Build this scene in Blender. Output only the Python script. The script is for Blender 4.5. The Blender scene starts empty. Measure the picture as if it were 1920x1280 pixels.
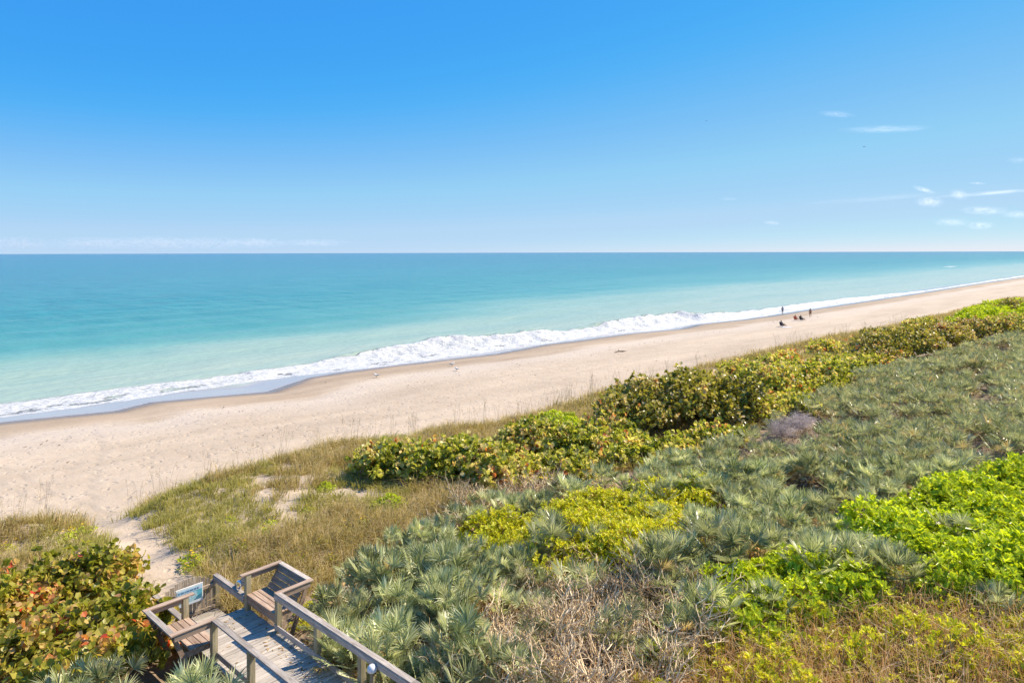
import bpy, math, random
import numpy as np
from math import sin, cos, pi, radians, sqrt

random.seed(7)
RS = np.random.RandomState(11)
scene = bpy.context.scene
COL = scene.collection
F, U0, V0, CAMZ = 1280.0, 960.0, 473.5, 14.0      # focal length and horizon of the photograph in its own pixels; eye height
SQ = sqrt(0.5)

# ------------------------------------------------------------------ helpers
def tag(o, label=None, cat=None, group=None, kind=None):
    if label: o['label'] = label
    if cat: o['category'] = cat
    if group: o['group'] = group
    if kind: o['kind'] = kind
    return o

def empty(name, loc=(0, 0, 0), rz=0.0):
    o = bpy.data.objects.new(name, None); COL.objects.link(o)
    o.location = loc; o.rotation_euler = (0, 0, rz)
    return o

def copy_tree(o, parent=None):
    c = o.copy(); COL.objects.link(c)
    if parent: c.parent = parent
    for ch in list(o.children): copy_tree(ch, c)
    return c

class MB:
    """gathers vertices, faces and one tint per face; build() links ONE mesh object"""
    def __init__(self):
        self.v, self.f, self.t, self.n = [], [], [], 0
    def add(self, verts, faces, tint=0.5):
        verts = np.asarray(verts, float).reshape(-1, 3)
        faces = np.asarray(faces, int)
        self.v.append(verts); self.f.append(faces + self.n)
        t = np.asarray(tint, float)
        self.t.append(np.full(len(faces), float(t)) if t.ndim == 0 else t)
        self.n += len(verts)
    def merge(self, other, M=None, off=None, tmul=0.0):
        for v, f, t in zip(other.v, other.f, other.t): pass
    def arrays(self):
        V = np.concatenate(self.v) if self.v else np.zeros((0, 3))
        return V, self.f, self.t
    def box(self, x0, x1, y0, y1, z0, z1, tint=None):
        t = random.random() if tint is None else tint
        v = [(x0,y0,z0),(x1,y0,z0),(x1,y1,z0),(x0,y1,z0),(x0,y0,z1),(x1,y0,z1),(x1,y1,z1),(x0,y1,z1)]
        self.add(v, [(0,3,2,1),(4,5,6,7),(0,1,5,4),(1,2,6,5),(2,3,7,6),(3,0,4,7)], t)
    def prism(self, pts, axis, a0, a1, tint=None):
        """a polygon in the two other axes, pulled along axis"""
        t = random.random() if tint is None else tint
        n = len(pts); v = []
        for a in (a0, a1):
            for p in pts:
                q = list(p); q.insert(axis, a); v.append(q)
        if n == 4:
            fs = [(3,2,1,0),(4,5,6,7)]
        else:
            fs = []
            for i in range(1, n-1):
                fs += [(0,i+1,i,0),(n,n+i,n+i+1,n)]
        fs += [(i,(i+1)%n,n+(i+1)%n,n+i) for i in range(n)]
        self.add(v, fs, t)
    def tube(self, pts, radii, seg=5, tint=0.5):
        pts = np.asarray(pts, float); n = len(pts)
        radii = np.broadcast_to(np.asarray(radii, float), (n,))
        d = np.gradient(pts, axis=0); d /= np.linalg.norm(d, axis=1)[:, None] + 1e-9
        up = np.where(np.abs(d[:, 2:3]) > 0.9, np.array([[1., 0, 0]]), np.array([[0, 0, 1.]]))
        a = np.cross(d, up); a /= np.linalg.norm(a, axis=1)[:, None] + 1e-9
        b = np.cross(d, a)
        th = np.arange(seg) * 2 * pi / seg
        ring = pts[:, None] + radii[:, None, None] * (np.cos(th)[None, :, None]*a[:, None] + np.sin(th)[None, :, None]*b[:, None])
        i, j = np.meshgrid(np.arange(n-1), np.arange(seg), indexing='ij')
        i, j = i.ravel(), j.ravel(); k = (j+1) % seg
        self.add(ring.reshape(-1, 3), np.stack([i*seg+j, i*seg+k, (i+1)*seg+k, (i+1)*seg+j], 1), tint)
        for base, order in ((0, 1), ((n-1)*seg, -1)):
            if seg == 4: self.add(ring.reshape(-1, 3)[base:base+4], [(0,1,2,3)[::order]], tint)
            elif seg > 4:
                c = ring.reshape(-1, 3)[base:base+seg]
                self.add(np.vstack([c, c.mean(0)]), [(q, (q+1) % seg, seg, seg)[::order] for q in range(seg)], tint)
    def build(self, name, mat, parent=None, smooth=False, bevel=0):
        me = make_mesh(name, np.concatenate(self.v), self.f, np.concatenate(self.t), smooth)
        me.materials.append(mat)
        o = bpy.data.objects.new(name, me); COL.objects.link(o)
        if parent: o.parent = parent
        if bevel:
            m = o.modifiers.new('edge', 'BEVEL'); m.width = bevel; m.segments = 1; m.limit_method = 'ANGLE'
        return o

def make_mesh(name, V, F4, T, smooth=False):
    """faces come as arrays of 4 (a repeated last index makes a triangle) or 3 indices"""
    loops, tot = [], []
    for f in F4:
        if f.shape[1] == 4:
            tri = (f[:, 3] == f[:, 2]) | (f[:, 3] == f[:, 0])
            if tri.any():
                cnt = np.where(tri, 3, 4)
                m = np.ones(f.shape, bool); m[tri, 3] = False
                loops.append(f[m]); tot.append(cnt); continue
        loops.append(f.ravel()); tot.append(np.full(len(f), f.shape[1]))
    L = np.concatenate(loops).astype(np.int32); C = np.concatenate(tot).astype(np.int32)
    me = bpy.data.meshes.new(name)
    me.vertices.add(len(V)); me.vertices.foreach_set('co', np.ascontiguousarray(V, np.float32).ravel())
    me.loops.add(len(L)); me.loops.foreach_set('vertex_index', L)
    me.polygons.add(len(C))
    st = np.concatenate([[0], np.cumsum(C)[:-1]]).astype(np.int32)
    me.polygons.foreach_set('loop_start', st)
    me.polygons.foreach_set('use_smooth', np.full(len(C), smooth))
    me.update(calc_edges=True); me.validate()
    if T is not None and len(me.polygons) == len(T):
        at = me.attributes.new('tint', 'FLOAT', 'FACE'); at.data.foreach_set('value', T.astype(np.float32))
    return me

def hash2(ix, iy, seed):
    h = (ix.astype(np.int64)*374761393 + iy.astype(np.int64)*668265263 + seed*1442695041) & 0xffffffff
    h = ((h ^ (h >> 13)) * 1274126177) & 0xffffffff
    h = ((h ^ (h >> 16)) * 2246822519) & 0xffffffff
    return ((h ^ (h >> 15)) & 0xffffff) / float(0xffffff)
def vnoise(x, y, seed=0):
    x, y = np.asarray(x, float), np.asarray(y, float)
    ix, iy = np.floor(x), np.floor(y); fx, fy = x-ix, y-iy
    fx = fx*fx*(3-2*fx); fy = fy*fy*(3-2*fy)
    a, b = hash2(ix, iy, seed), hash2(ix+1, iy, seed); c, d = hash2(ix, iy+1, seed), hash2(ix+1, iy+1, seed)
    return (a*(1-fx)+b*fx)*(1-fy) + (c*(1-fx)+d*fx)*fy
def fbm(x, y, seed=0, o=4):
    s, a, tot = 0, 1.0, 0
    for k in range(o):
        s = s + a*vnoise(np.asarray(x)*2**k+17*k, np.asarray(y)*2**k-9*k, seed+k); tot += a; a *= .5
    return s/tot

# ------------------------------------------------------------------ the lie of the land, in shore coordinates: a along the coast, c inland
def at(u, v, z):                      # where a sight line through a photo pixel meets height z
    d = (CAMZ - z)*F/(v - V0)
    return (u-U0)/F*d, d
def ac(x, y): return (x+y)*SQ, (x-y)*SQ
def xy(a, c): return (a+c)*SQ, (a-c)*SQ
def table(pix, z):
    A, C_ = [], []
    for p in pix:
        zz = p[2] if len(p) > 2 else z
        x, y = at(p[0], p[1], zz); a, c = ac(x, y); A.append(a); C_.append(c)
    o = np.argsort(A); return np.array(A)[o], np.array(C_)[o]
SHORE = table([(0,789),(217,768),(283,752),(500,733),(580,707),(640,697),(780,680),(930,663),(1023,646),(1100,637),(1173,627),(1273,618),(1305,610),(1400,600),(1467,590),(1570,575),(1698,556),(1826,536),(1920,522)], .25)
FTOP = table([(0,752),(133,738),(250,723),(400,705),(467,695,.3),(567,680,.5),(640,667,.6),(773,647,.9),(840,633,1.3),(940,627,1.2),(1040,620,1.),(1140,608,1.),(1262,588,1.2),(1313,597,.2),(1441,580,.1),(1570,562,.1),(1740,546,.1),(1869,526,.1)], .1)
FBOT = table([(0,780),(133,763),(267,743),(433,717),(533,705),(633,696),(760,682),(923,659),(1040,643.5),(1140,627),(1240,620),(1300,610),(1400,600),(1467,589),(1570,574),(1698,555),(1826,535),(1920,521)], .2)
DUNE = table([(0,1010),(170,988),(300,935),(430,900),(600,845),(800,822),(980,790),(1130,742),(1450,662),(1600,632),(1750,602),(1920,557)], 2.2)
def shore(a): return np.interp(a, *SHORE)
def dune(a): return np.interp(a, *DUNE)

OB = np.array([-4.77, 16.41]); DV = np.array([-.74, .672]); PV = np.array([.672, .74])   # boardwalk origin, seaward and right-hand directions
def bw_local(x, y):
    rx, ry = np.asarray(x)-OB[0], np.asarray(y)-OB[1]
    return rx*DV[0]+ry*DV[1], rx*PV[0]+ry*PV[1]

def height(x, y):
    x, y = np.asarray(x, float), np.asarray(y, float)
    a, c = (x+y)*SQ, (x-y)*SQ
    e = c - shore(a); g = c - dune(a)
    W = np.maximum(-shore(a)+dune(a), 5)
    q = np.clip(e/W, 0, 1)
    beach = .25 + 1.55*(1-(1-q)**2.1) + .05*(fbm(a*.35, c*.5, 5, 3)-.5)
    sub = .25 + np.where(e > -12, e*.055, -.66 + (e+12)*.03)
    beach = np.where(e < 0, np.maximum(sub, -6), beach)
    dn = np.interp(g, [-1.5, 0, 1.2, 3, 7, 12, 18, 25, 33, 60], [0, .12, .8, 1.35, 1.6, 1.55, 1.9, 2.5, 2.9, 3.4])
    hum = np.clip(g/2, 0, 1)*((fbm(a*.22, c*.3, 21, 4)-.5)*1.1 + (fbm(a*.7, c*.7, 31, 2)-.5)*.35)
    z = beach + dn + hum
    pc = np.interp(c, [-38, -33, -24, -20], [8.6, 8.4, 7.7, 7.2])
    pw = np.exp(-((a-pc)/1.15)**2)*np.clip((c+40)/4, 0, 1)*np.clip((-19.5-c)/2.5, 0, 1)
    z = z + .0*np.exp(-((a-12.3)**2+((c+32.6)*1.1)**2)/4.5) + .6*np.exp(-((a-5.2)**2+((c+32.0)*1.1)**2)/3.6)
    z = z - pw*np.clip(dn, 0, 1.6)*.1
    s, t = bw_local(x, y)
    m = np.clip((2.2-np.abs(t+.75))/.8, 0, 1)*np.clip((5.6-s)/.8, 0, 1)
    z = np.where(m > 0, z*(1-m) + np.minimum(z, 3.45)*m, z)
    return z

def hit(u, v, dz=0.0):                # first meeting of a sight line with the ground raised by dz
    d = np.geomspace(6, 900, 5000)
    x = (u-U0)/F*d; z = CAMZ - d*(v-V0)/F
    h = height(x, d)+dz
    k = np.argmax(z <= h)
    return x[k], d[k]
def pix(x, y, z):
    return U0 + F*x/y, V0 + F*(CAMZ-z)/y
def inpoly(u, v, poly):
    u, v = np.asarray(u, float), np.asarray(v, float); r = np.zeros(u.shape, bool); n = len(poly)
    for i in range(n):
        x1, y1 = poly[i]; x2, y2 = poly[(i+1) % n]
        if y1 == y2: continue
        r ^= ((y1 > v) != (y2 > v)) & (u < (x2-x1)*(v-y1)/(y2-y1)+x1)
    return r

# ------------------------------------------------------------------ materials
class NT:
    def __init__(self, name, vol=False):
        self.m = bpy.data.materials.new(name); self.m.use_nodes = True
        self.t = self.m.node_tree; self.t.nodes.clear()
        self.out = self.t.nodes.new('ShaderNodeOutputMaterial')
    def n(self, typ, **kw):
        nd = self.t.nodes.new('ShaderNode'+typ)
        for k, v in kw.items():
            if k.startswith('i_'):
                key = k[2:]; nd.inputs[int(key) if key.isdigit() else key.replace('_', ' ')].default_value = v
            else: setattr(nd, k, v)
        return nd
    def l(self, a, b): self.t.links.new(a, b)
    def math(self, op, a, b=None, c=None, clamp=False):
        nd = self.n('Math', operation=op, use_clamp=clamp)
        for i, v in enumerate((a, b, c)):
            if v is None: continue
            if isinstance(v, (int, float)): nd.inputs[i].default_value = v
            else: self.l(v, nd.inputs[i])
        return nd.outputs[0]
    def ramp(self, fac, stops, interp='LINEAR'):
        r = self.n('ValToRGB'); e = r.color_ramp.elements; r.color_ramp.interpolation = interp
        while len(e) > 1: e.remove(e[-1])
        for i, (p, c) in enumerate(stops):
            el = e[0] if i == 0 else e.new(p)
            el.position = p; el.color = (*c, 1) if len(c) == 3 else c
        self.l(fac, r.inputs[0]); return r.outputs[0]
    def mix(self, fac, a, b, blend='MIX'):
        nd = self.n('Mix', data_type='RGBA', blend_type=blend)
        for s, v in ((0, fac), (6, a), (7, b)):
            if isinstance(v, (int, float)): nd.inputs[s].default_value = v
            elif isinstance(v, tuple): nd.inputs[s].default_value = (*v, 1)
            else: self.l(v, nd.inputs[s])
        return nd.outputs[2]
    def noise(self, vec, scale, detail=4, rough=.5, dist=0):
        nd = self.n('TexNoise'); nd.inputs['Scale'].default_value = scale; nd.inputs['Detail'].default_value = detail
        nd.inputs['Roughness'].default_value = rough; nd.inputs['Distortion'].default_value = dist
        if vec is not None: self.l(vec, nd.inputs['Vector'])
        return nd.outputs['Fac']
    def mapping(self, vec, scale=(1, 1, 1), rot=(0, 0, 0)):
        nd = self.n('Mapping'); nd.inputs['Scale'].default_value = scale; nd.inputs['Rotation'].default_value = rot
        self.l(vec, nd.inputs['Vector']); return nd.outputs[0]
    def bump(self, h, strength, dist, normal=None):
        b = self.n('Bump'); b.inputs['Strength'].default_value = strength; b.inputs['Distance'].default_value = dist
        self.l(h, b.inputs['Height'])
        if normal is not None: self.l(normal, b.inputs['Normal'])
        return b.outputs[0]
    def attr(self, name): return self.n('Attribute', attribute_name=name).outputs['Fac']
    def obj(self): return self.n('TexCoord').outputs['Object']

def leaf_mat(name, stops, trans=.35, rough=.45, spec=.4, var=.25, tcol=(1., 1., .55)):
    m = NT(name)
    tint = m.attr('tint')
    col = m.ramp(tint, stops)
    rnd = m.n('ObjectInfo').outputs['Random']
    k = m.math('MULTIPLY_ADD', rnd, var, 1-var/2)
    nz = m.noise(m.obj(), 2.5, 2)
    k = m.math('MULTIPLY', k, m.math('MULTIPLY_ADD', nz, .5, .75))
    kc = m.n('CombineColor'); [m.l(k, kc.inputs[i]) for i in range(3)]
    col = m.mix(1.0, col, kc.outputs[0], 'MULTIPLY')
    p = m.n('BsdfPrincipled'); m.l(col, p.inputs['Base Color'])
    p.inputs['Roughness'].default_value = rough; p.inputs['Specular IOR Level'].default_value = spec
    tr = m.n('BsdfTranslucent'); m.l(m.mix(1.0, col, tcol, 'MULTIPLY'), tr.inputs[0])
    g = m.n('MixShader'); g.inputs[0].default_value = trans
    m.l(p.outputs[0], g.inputs[1]); m.l(tr.outputs[0], g.inputs[2]); m.l(g.outputs[0], m.out.inputs[0])
    return m.m

def wood_mat(name, grain, base, dark, light, tintamt=.6, rough=.8):
    m = NT(name); sc = [9, 9, 9]; sc[grain] = .8
    v = m.mapping(m.obj(), tuple(sc))
    off = m.n('VectorMath', operation='ADD'); m.l(v, off.inputs[0])
    tc = m.n('CombineXYZ'); [m.l(m.math('MULTIPLY', m.attr('tint'), 31.7), tc.inputs[i]) for i in range(3)]
    m.l(tc.outputs[0], off.inputs[1])
    n1 = m.noise(off.outputs[0], 2.2, 6, .65, .6)
    n2 = m.noise(m.obj(), 1.6, 3)
    col = m.ramp(n1, [(.3, dark), (.48, base), (.68, light)])
    k = m.math('MULTIPLY_ADD', m.attr('tint'), tintamt, 1-tintamt/2)
    k = m.math('MULTIPLY', k, m.math('MULTIPLY_ADD', n2, .5, .75))
    kc = m.n('CombineColor'); [m.l(k, kc.inputs[i]) for i in range(3)]
    col = m.mix(1.0, col, kc.outputs[0], 'MULTIPLY')
    p = m.n('BsdfPrincipled'); m.l(col, p.inputs['Base Color'])
    p.inputs['Roughness'].default_value = rough; p.inputs['Specular IOR Level'].default_value = .25
    m.l(m.bump(n1, .8, .015), p.inputs['Normal']); m.l(p.outputs[0], m.out.inputs[0])
    return m.m

def plain(name, col, rough=.6, spec=.4, metal=0, nscale=8, amt=.2):
    m = NT(name); nz = m.noise(m.obj(), nscale, 3)
    k = m.math('MULTIPLY_ADD', nz, amt*2, 1-amt)
    kc = m.n('CombineColor'); [m.l(k, kc.inputs[i]) for i in range(3)]
    p = m.n('BsdfPrincipled'); m.l(m.mix(1.0, col, kc.outputs[0], 'MULTIPLY'), p.inputs['Base Color'])
    p.inputs['Roughness'].default_value = rough; p.inputs['Specular IOR Level'].default_value = spec; p.inputs['Metallic'].default_value = metal
    m.l(p.outputs[0], m.out.inputs[0]); return m.m

# ---- sand: the mesh lies in shore coordinates (object x = c inland, object y = a along the coast)
def sand_mat():
    m = NT('sand'); o = m.obj()
    e = m.attr('inland'); g = m.attr('dune'); pth = m.attr('path')
    n_big = m.noise(o, .12, 4); n_mid = m.noise(o, .9, 5, .6); n_fine = m.noise(o, 9, 4, .7)
    st = m.mapping(o, (1, .16, 1)); n_str = m.noise(st, .55, 4, .6)
    dry = m.ramp(n_mid, [(.25, (.42, .335, .243)), (.5, (.475, .385, .288)), (.75, (.515, .425, .325))])
    dry = m.mix(m.math('MULTIPLY_ADD', n_fine, .5, 0), dry, (.33, .265, .195))
    strand = m.ramp(n_str, [(.3, (.32, .24, .165)), (.6, (.375, .292, .208)), (.8, (.415, .335, .25))])     # coarse shelly sand of the upper swash
    ee = m.math('ADD', e, m.math('MULTIPLY_ADD', n_big, 5, m.math('MULTIPLY_ADD', n_str, 4, -4.5)))
    f1 = m.n('MapRange', interpolation_type='SMOOTHSTEP'); f1.inputs[1].default_value = 7; f1.inputs[2].default_value = 11; m.l(ee, f1.inputs[0])
    col = m.mix(f1.outputs[0], strand, dry)
    big_t = m.ramp(m.noise(m.mapping(o, (1, .25, 1)), .18, 5, .6), [(.35, (.86, .85, .84)), (.55, (1, 1, 1)), (.7, (1.1, 1.1, 1.1))])
    col = m.mix(1.0, col, big_t, 'MULTIPLY')
    tr = m.math('MULTIPLY', m.attr('track'), m.math('MULTIPLY_ADD', n_fine, .5, .5))
    col = m.mix(m.math('MULTIPLY', tr, .45), col, (.30, .245, .18))
    bank = m.ramp(m.math('DIVIDE', ee, 40), [(.22, (0, 0, 0)), (.27, (1, 1, 1)), (.33, (1, 1, 1)), (.45, (0, 0, 0))])
    col = m.mix(m.math('MULTIPLY', bank, .5), col, (.485, .425, .36))                                       # pale shell bank
    w = m.n('MapRange', interpolation_type='SMOOTHSTEP'); w.inputs[1].default_value = 3.2; w.inputs[2].default_value = .3
    m.l(m.math('ADD', e, m.math('MULTIPLY_ADD', n_big, 3, -1.5)), w.inputs[0])
    col = m.mix(w.outputs[0], col, (.17, .13, .095))
    f2 = m.n('MapRange', interpolation_type='SMOOTHSTEP'); f2.inputs[1].default_value = 8; f2.inputs[2].default_value = 14
    m.l(m.math('ADD', g, m.math('MULTIPLY_ADD', n_mid, 6, -3)), f2.inputs[0])
    lit = m.ramp(m.noise(o, 6, 5, .7), [(.3, (.10, .07, .045)), (.55, (.2, .145, .09)), (.75, (.33, .25, .17))])
    f2b = m.math('MULTIPLY', f2.outputs[0], m.math('SUBTRACT', 1, pth))
    col = m.mix(m.math('MULTIPLY', f2b, .9), col, lit)
    p = m.n('BsdfPrincipled'); m.l(col, p.inputs['Base Color'])
    m.l(m.math('MULTIPLY_ADD', w.outputs[0], -.68, .92), p.inputs['Roughness']); p.inputs['Specular IOR Level'].default_value = .4
    vor = m.n('TexVoronoi', feature='SMOOTH_F1'); vor.inputs['Scale'].default_value = 1.7; vor.inputs['Smoothness'].default_value = .4
    dv = m.n('VectorMath', operation='ADD'); m.l(o, dv.inputs[0])
    nc = m.n('TexNoise'); nc.inputs['Scale'].default_value = 1.3; m.l(o, nc.inputs['Vector']); m.l(nc.outputs['Color'], dv.inputs[1]); m.l(dv.outputs[0], vor.inputs['Vector'])
    foot = m.math('MULTIPLY', m.ramp(vor.outputs['Distance'], [(.12, (0, 0, 0)), (.32, (1, 1, 1))]), m.math('MULTIPLY_ADD', f1.outputs[0], .9, .1))
    hgt = m.math('SUBTRACT', m.math('MULTIPLY_ADD', foot, .6, m.math('MULTIPLY', n_mid, 1.1)), m.math('MULTIPLY', tr, .5))
    b1 = m.bump(hgt, .55, .14); b2 = m.bump(n_fine, .5, .03, b1)
    m.l(b2, p.inputs['Normal']); m.l(p.outputs[0], m.out.inputs[0]); return m.m

def sea_mat():
    m = NT('sea_water'); o = m.obj()
    off = m.attr('offshore'); foam = m.attr('foam'); film = m.attr('film')
    st = m.mapping(o, (1, .22, 1)); nb = m.noise(st, .02, 4, .55); nm = m.noise(st, .09, 5, .6)
    lg = m.math('LOGARITHM', m.math('MAXIMUM', m.math('ADD', off, m.math('MULTIPLY', off, m.math('MULTIPLY_ADD', nb, .9, -.45))), 1), 10)
    f = m.math('DIVIDE', lg, 4.2)
    col = m.ramp(f, SEA_RAMP)
    rip = m.noise(m.mapping(o, (1, .55, 1), (0, 0, .78)), .055, 7, .72)
    xs_ = m.noise(m.mapping(o, (.35, 1.6, 1), (0, 0, pi/4)), .11, 6, .7)
    col = m.mix(m.math('MULTIPLY', m.ramp(nm, [(.42, (0, 0, 0)), (.7, (1, 1, 1))]), .5), col, m.mix(1.0, col, (.6, .82, .88), 'MULTIPLY'))
    col = m.mix(m.math('MULTIPLY', m.ramp(xs_, [(.45, (0, 0, 0)), (.66, (1, 1, 1))]), m.math('MINIMUM', m.math('MULTIPLY_ADD', off, .01, -.2, clamp=True), .7)), col, m.mix(1.0, col, (.5, .78, .85), 'MULTIPLY'))
    col = m.mix(m.math('MULTIPLY', m.ramp(rip, [(.52, (0, 0, 0)), (.75, (1, 1, 1))]), m.math('MULTIPLY_ADD', off, .006, -.15, clamp=True)), col, m.mix(1.0, col, (1.6, 1.28, 1.22), 'MULTIPLY'))
    # foam
    v2 = m.n('TexVoronoi', feature='DISTANCE_TO_EDGE'); v2.inputs['Scale'].default_value = .9
    dv = m.n('VectorMath', operation='ADD'); m.l(m.mapping(o, (1, .55, 1)), dv.inputs[0])
    nc = m.n('TexNoise'); nc.inputs['Scale'].default_value = .7; nc.inputs['Detail'].default_value = 5; m.l(o, nc.inputs['Vector'])
    sc = m.n('VectorMath', operation='SCALE'); sc.inputs['Scale'].default_value = 1.6; m.l(nc.outputs['Color'], sc.inputs[0]); m.l(sc.outputs[0], dv.inputs[1]); m.l(dv.outputs[0], v2.inputs['Vector'])
    lace = m.ramp(v2.outputs['Distance'], [(0, (1, 1, 1)), (.25, (.15, .15, .15))])
    nf = m.noise(m.mapping(o, (1, .45, 1)), .8, 7, .68)
    fm = m.math('ADD', m.math('MULTIPLY', foam, 1.9), m.math('MULTIPLY_ADD', nf, 1.7, m.math('MULTIPLY_ADD', lace, .3, -1.62)))
    fmask = m.n('MapRange', interpolation_type='SMOOTHSTEP'); fmask.inputs[1].default_value = .28; fmask.inputs[2].default_value = .52; m.l(fm, fmask.inputs[0])
    fmul = m.math('MULTIPLY', fmask.outputs[0], m.math('MULTIPLY', foam, 4, clamp=True))
    col = m.mix(film, col, (.34, .325, .32))
    nf2 = m.noise(m.mapping(o, (1, .6, 1)), 2.2, 6, .7)
    fcol = m.ramp(m.math('MULTIPLY_ADD', nf2, .6, m.math('MULTIPLY', nf, .4)), [(.3, (.36, .39, .40)), (.48, (.54, .56, .565)), (.66, (.68, .69, .69))])
    col = m.mix(fmul, col, fcol)
    p = m.n('BsdfPrincipled'); m.l(col, p.inputs['Base Color'])
    m.l(m.math('MULTIPLY_ADD', fmul, .5, .16), p.inputs['Roughness']); p.inputs['IOR'].default_value = 1.33
    m.l(m.math('MULTIPLY_ADD', film, .4, .10), p.inputs['Specular IOR Level'])
    w1 = m.noise(m.mapping(o, (1, .35, 1), (0, 0, .25)), .35, 3, .55); w2 = m.noise(m.mapping(o, (1, .5, 1), (0, 0, -.3)), 1.6, 4, .6)
    calm = m.math('MULTIPLY_ADD', film, -.85, 1)
    w0 = m.noise(m.mapping(o, (.6, 1.5, 1), (0, 0, pi/4)), .06, 5, .65)
    hh = m.math('MULTIPLY', m.math('MULTIPLY_ADD', w1, .8, m.math('MULTIPLY_ADD', w2, .25, m.math('MULTIPLY', m.math('MULTIPLY', w0, 2.5), m.math('MULTIPLY_ADD', off, .012, -.55, clamp=True)))), calm)
    b = m.bump(hh, .8, .8); b2 = m.bump(m.math('MULTIPLY', m.math('MULTIPLY_ADD', nf2, .5, nf), fmul), 1, .6, b)
    m.l(b2, p.inputs['Normal']); m.l(p.outputs[0], m.out.inputs[0]); return m.m
SEA_RAMP = [(0, (.35, .41, .335)), (.30, (.33, .405, .325)), (.375, (.275, .39, .315)), (.405, (.15, .325, .285)), (.43, (.075, .27, .255)), (.50, (.026, .21, .225)), (.62, (.017, .165, .215)), (.80, (.0155, .127, .207)), (1.0, (.017, .113, .207))]

# ------------------------------------------------------------------ ground and sea
def grow(start, step, end, k=1.12):
    out = [start]; s = step
    while abs(out[-1]-start) < abs(end-start): out.append(out[-1]+s); s *= k
    return out
def sheet(name, A, C, zfun, mat, attrs):
    A, C = np.array(A), np.array(C)
    aa, cc = np.meshgrid(A, C, indexing='ij')
    x, y = xy(aa, cc); z = zfun(x, y, aa, cc)
    V = np.stack([cc.ravel(), aa.ravel(), z.ravel()], 1)
    n, m_ = len(A), len(C)
    i, j = np.meshgrid(np.arange(n-1), np.arange(m_-1), indexing='ij'); i, j = i.ravel(), j.ravel()
    fs = np.stack([i*m_+j, i*m_+j+1, (i+1)*m_+j+1, (i+1)*m_+j], 1)
    me = make_mesh(name, V, [fs], None, True); me.materials.append(mat)
    for k, fn in attrs.items():
        at_ = me.attributes.new(k, 'FLOAT', 'POINT'); at_.data.foreach_set('value', fn(x, y, aa, cc).ravel().astype(np.float32))
    o = bpy.data.objects.new(name, me); COL.objects.link(o)
    # object x = c runs along (1,-1)/sqrt2, object y = a along (1,1)/sqrt2
    o.rotation_euler = (0, 0, -pi/4)
    return o

A_ = sorted(set(np.round(grow(-10, -.8, -400), 3)) | set(np.round(np.arange(-10, 75, .35), 3)) | set(np.round(grow(75, .4, 3000, 1.035), 3)))
C_ = sorted(set(np.round(grow(-80, -2, -200), 3)) | set(np.round(np.arange(-80, 8, .38), 3)) | set(np.round(grow(8, .5, 400, 1.2), 3)))
def path_attr(x, y, a, c):
    pc = np.interp(c, [-38, -33, -24, -20], [8.6, 8.4, 7.7, 7.2])
    return np.exp(-((a-pc)/1.2)**2)*np.clip((-19.0-c)/2, 0, 1)
def track_attr(x, y, a, c):            # two wheel ruts and trampled lines from the gap across the sand
    r = 0*a
    for a0, a1, w in ((8.9, 3.2, .13), (9.7, 4.6, .12), (8.2, 14.5, .22)):
        ln = np.interp(c, [-60, -34], [a1, a0])+.3*np.sin(c*.35)
        r = np.maximum(r, np.exp(-((a-ln)/w)**2)*np.clip((c+60)/5, 0, 1)*np.clip((-31-c)/2, 0, 1))
    for g0, w in ((-9.5, .35), (-14., .3), (-5.5, .3)):
        ln = dune(a)+g0+.8*np.sin(a*.13+g0); r = np.maximum(r, .7*np.exp(-((c-ln)/w)**2))
    return r
ground = sheet('beach', A_, C_, lambda x, y, a, c: height(x, y), sand_mat(),
   {'inland': lambda x, y, a, c: c-shore(a), 'dune': lambda x, y, a, c: c-dune(a), 'path': path_attr, 'track': track_attr})
tag(ground, kind='structure')

def crestH(a):      # breaker height along the coast
    return np.interp(a, [0, 25, 35, 48, 58, 66, 74, 90, 105, 118, 130, 150, 175, 210], [.12, .15, .3, .6, .9, 1.35, 1.15, .95, .95, 1.2, .9, .35, .25, .15])
def sea_z(x, y, a, c):
    e = c - shore(a); ft = np.interp(a, *FTOP) - shore(a)
    ec = e - ft - .2 + 1.2*(fbm(a*.12, 0*a, 77, 3)-.5)
    H = 1.25*crestH(a)*(.55+.9*fbm(a*.16, 0*a+3, 71, 3))
    prof = np.where(ec < 0, np.exp(-(ec/4.2)**2), np.exp(-(ec/1.6)**2)*.8 + .2*np.exp(-(ec/5)**2))
    z = H*prof
    fo = np.clip(1-np.abs(ec-2)/5, 0, 1)
    z = z + fo*H*.9*(fbm(a*.7, c*.8, 41, 5)-.4)
    near = np.exp(np.minimum(e, 0)/260)
    z = z + near*.16*np.sin(e*.42 + 2.5*fbm(a*.03, c*.03, 9, 2) + a*.05)*np.clip(-e/30, 0, 1)*(.3+fbm(a*.05, c*.08, 13, 3))
    sw = np.clip((e+9)/9, 0, 1)
    film = np.maximum(height(x, y)+.03, 0)
    z = np.where(e > -9, np.maximum(z*(1-sw), film*np.clip((e+9)/3, 0, 1)), z)
    return np.where(e > 0, .25-.35*np.minimum(e, 3), z)
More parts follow.
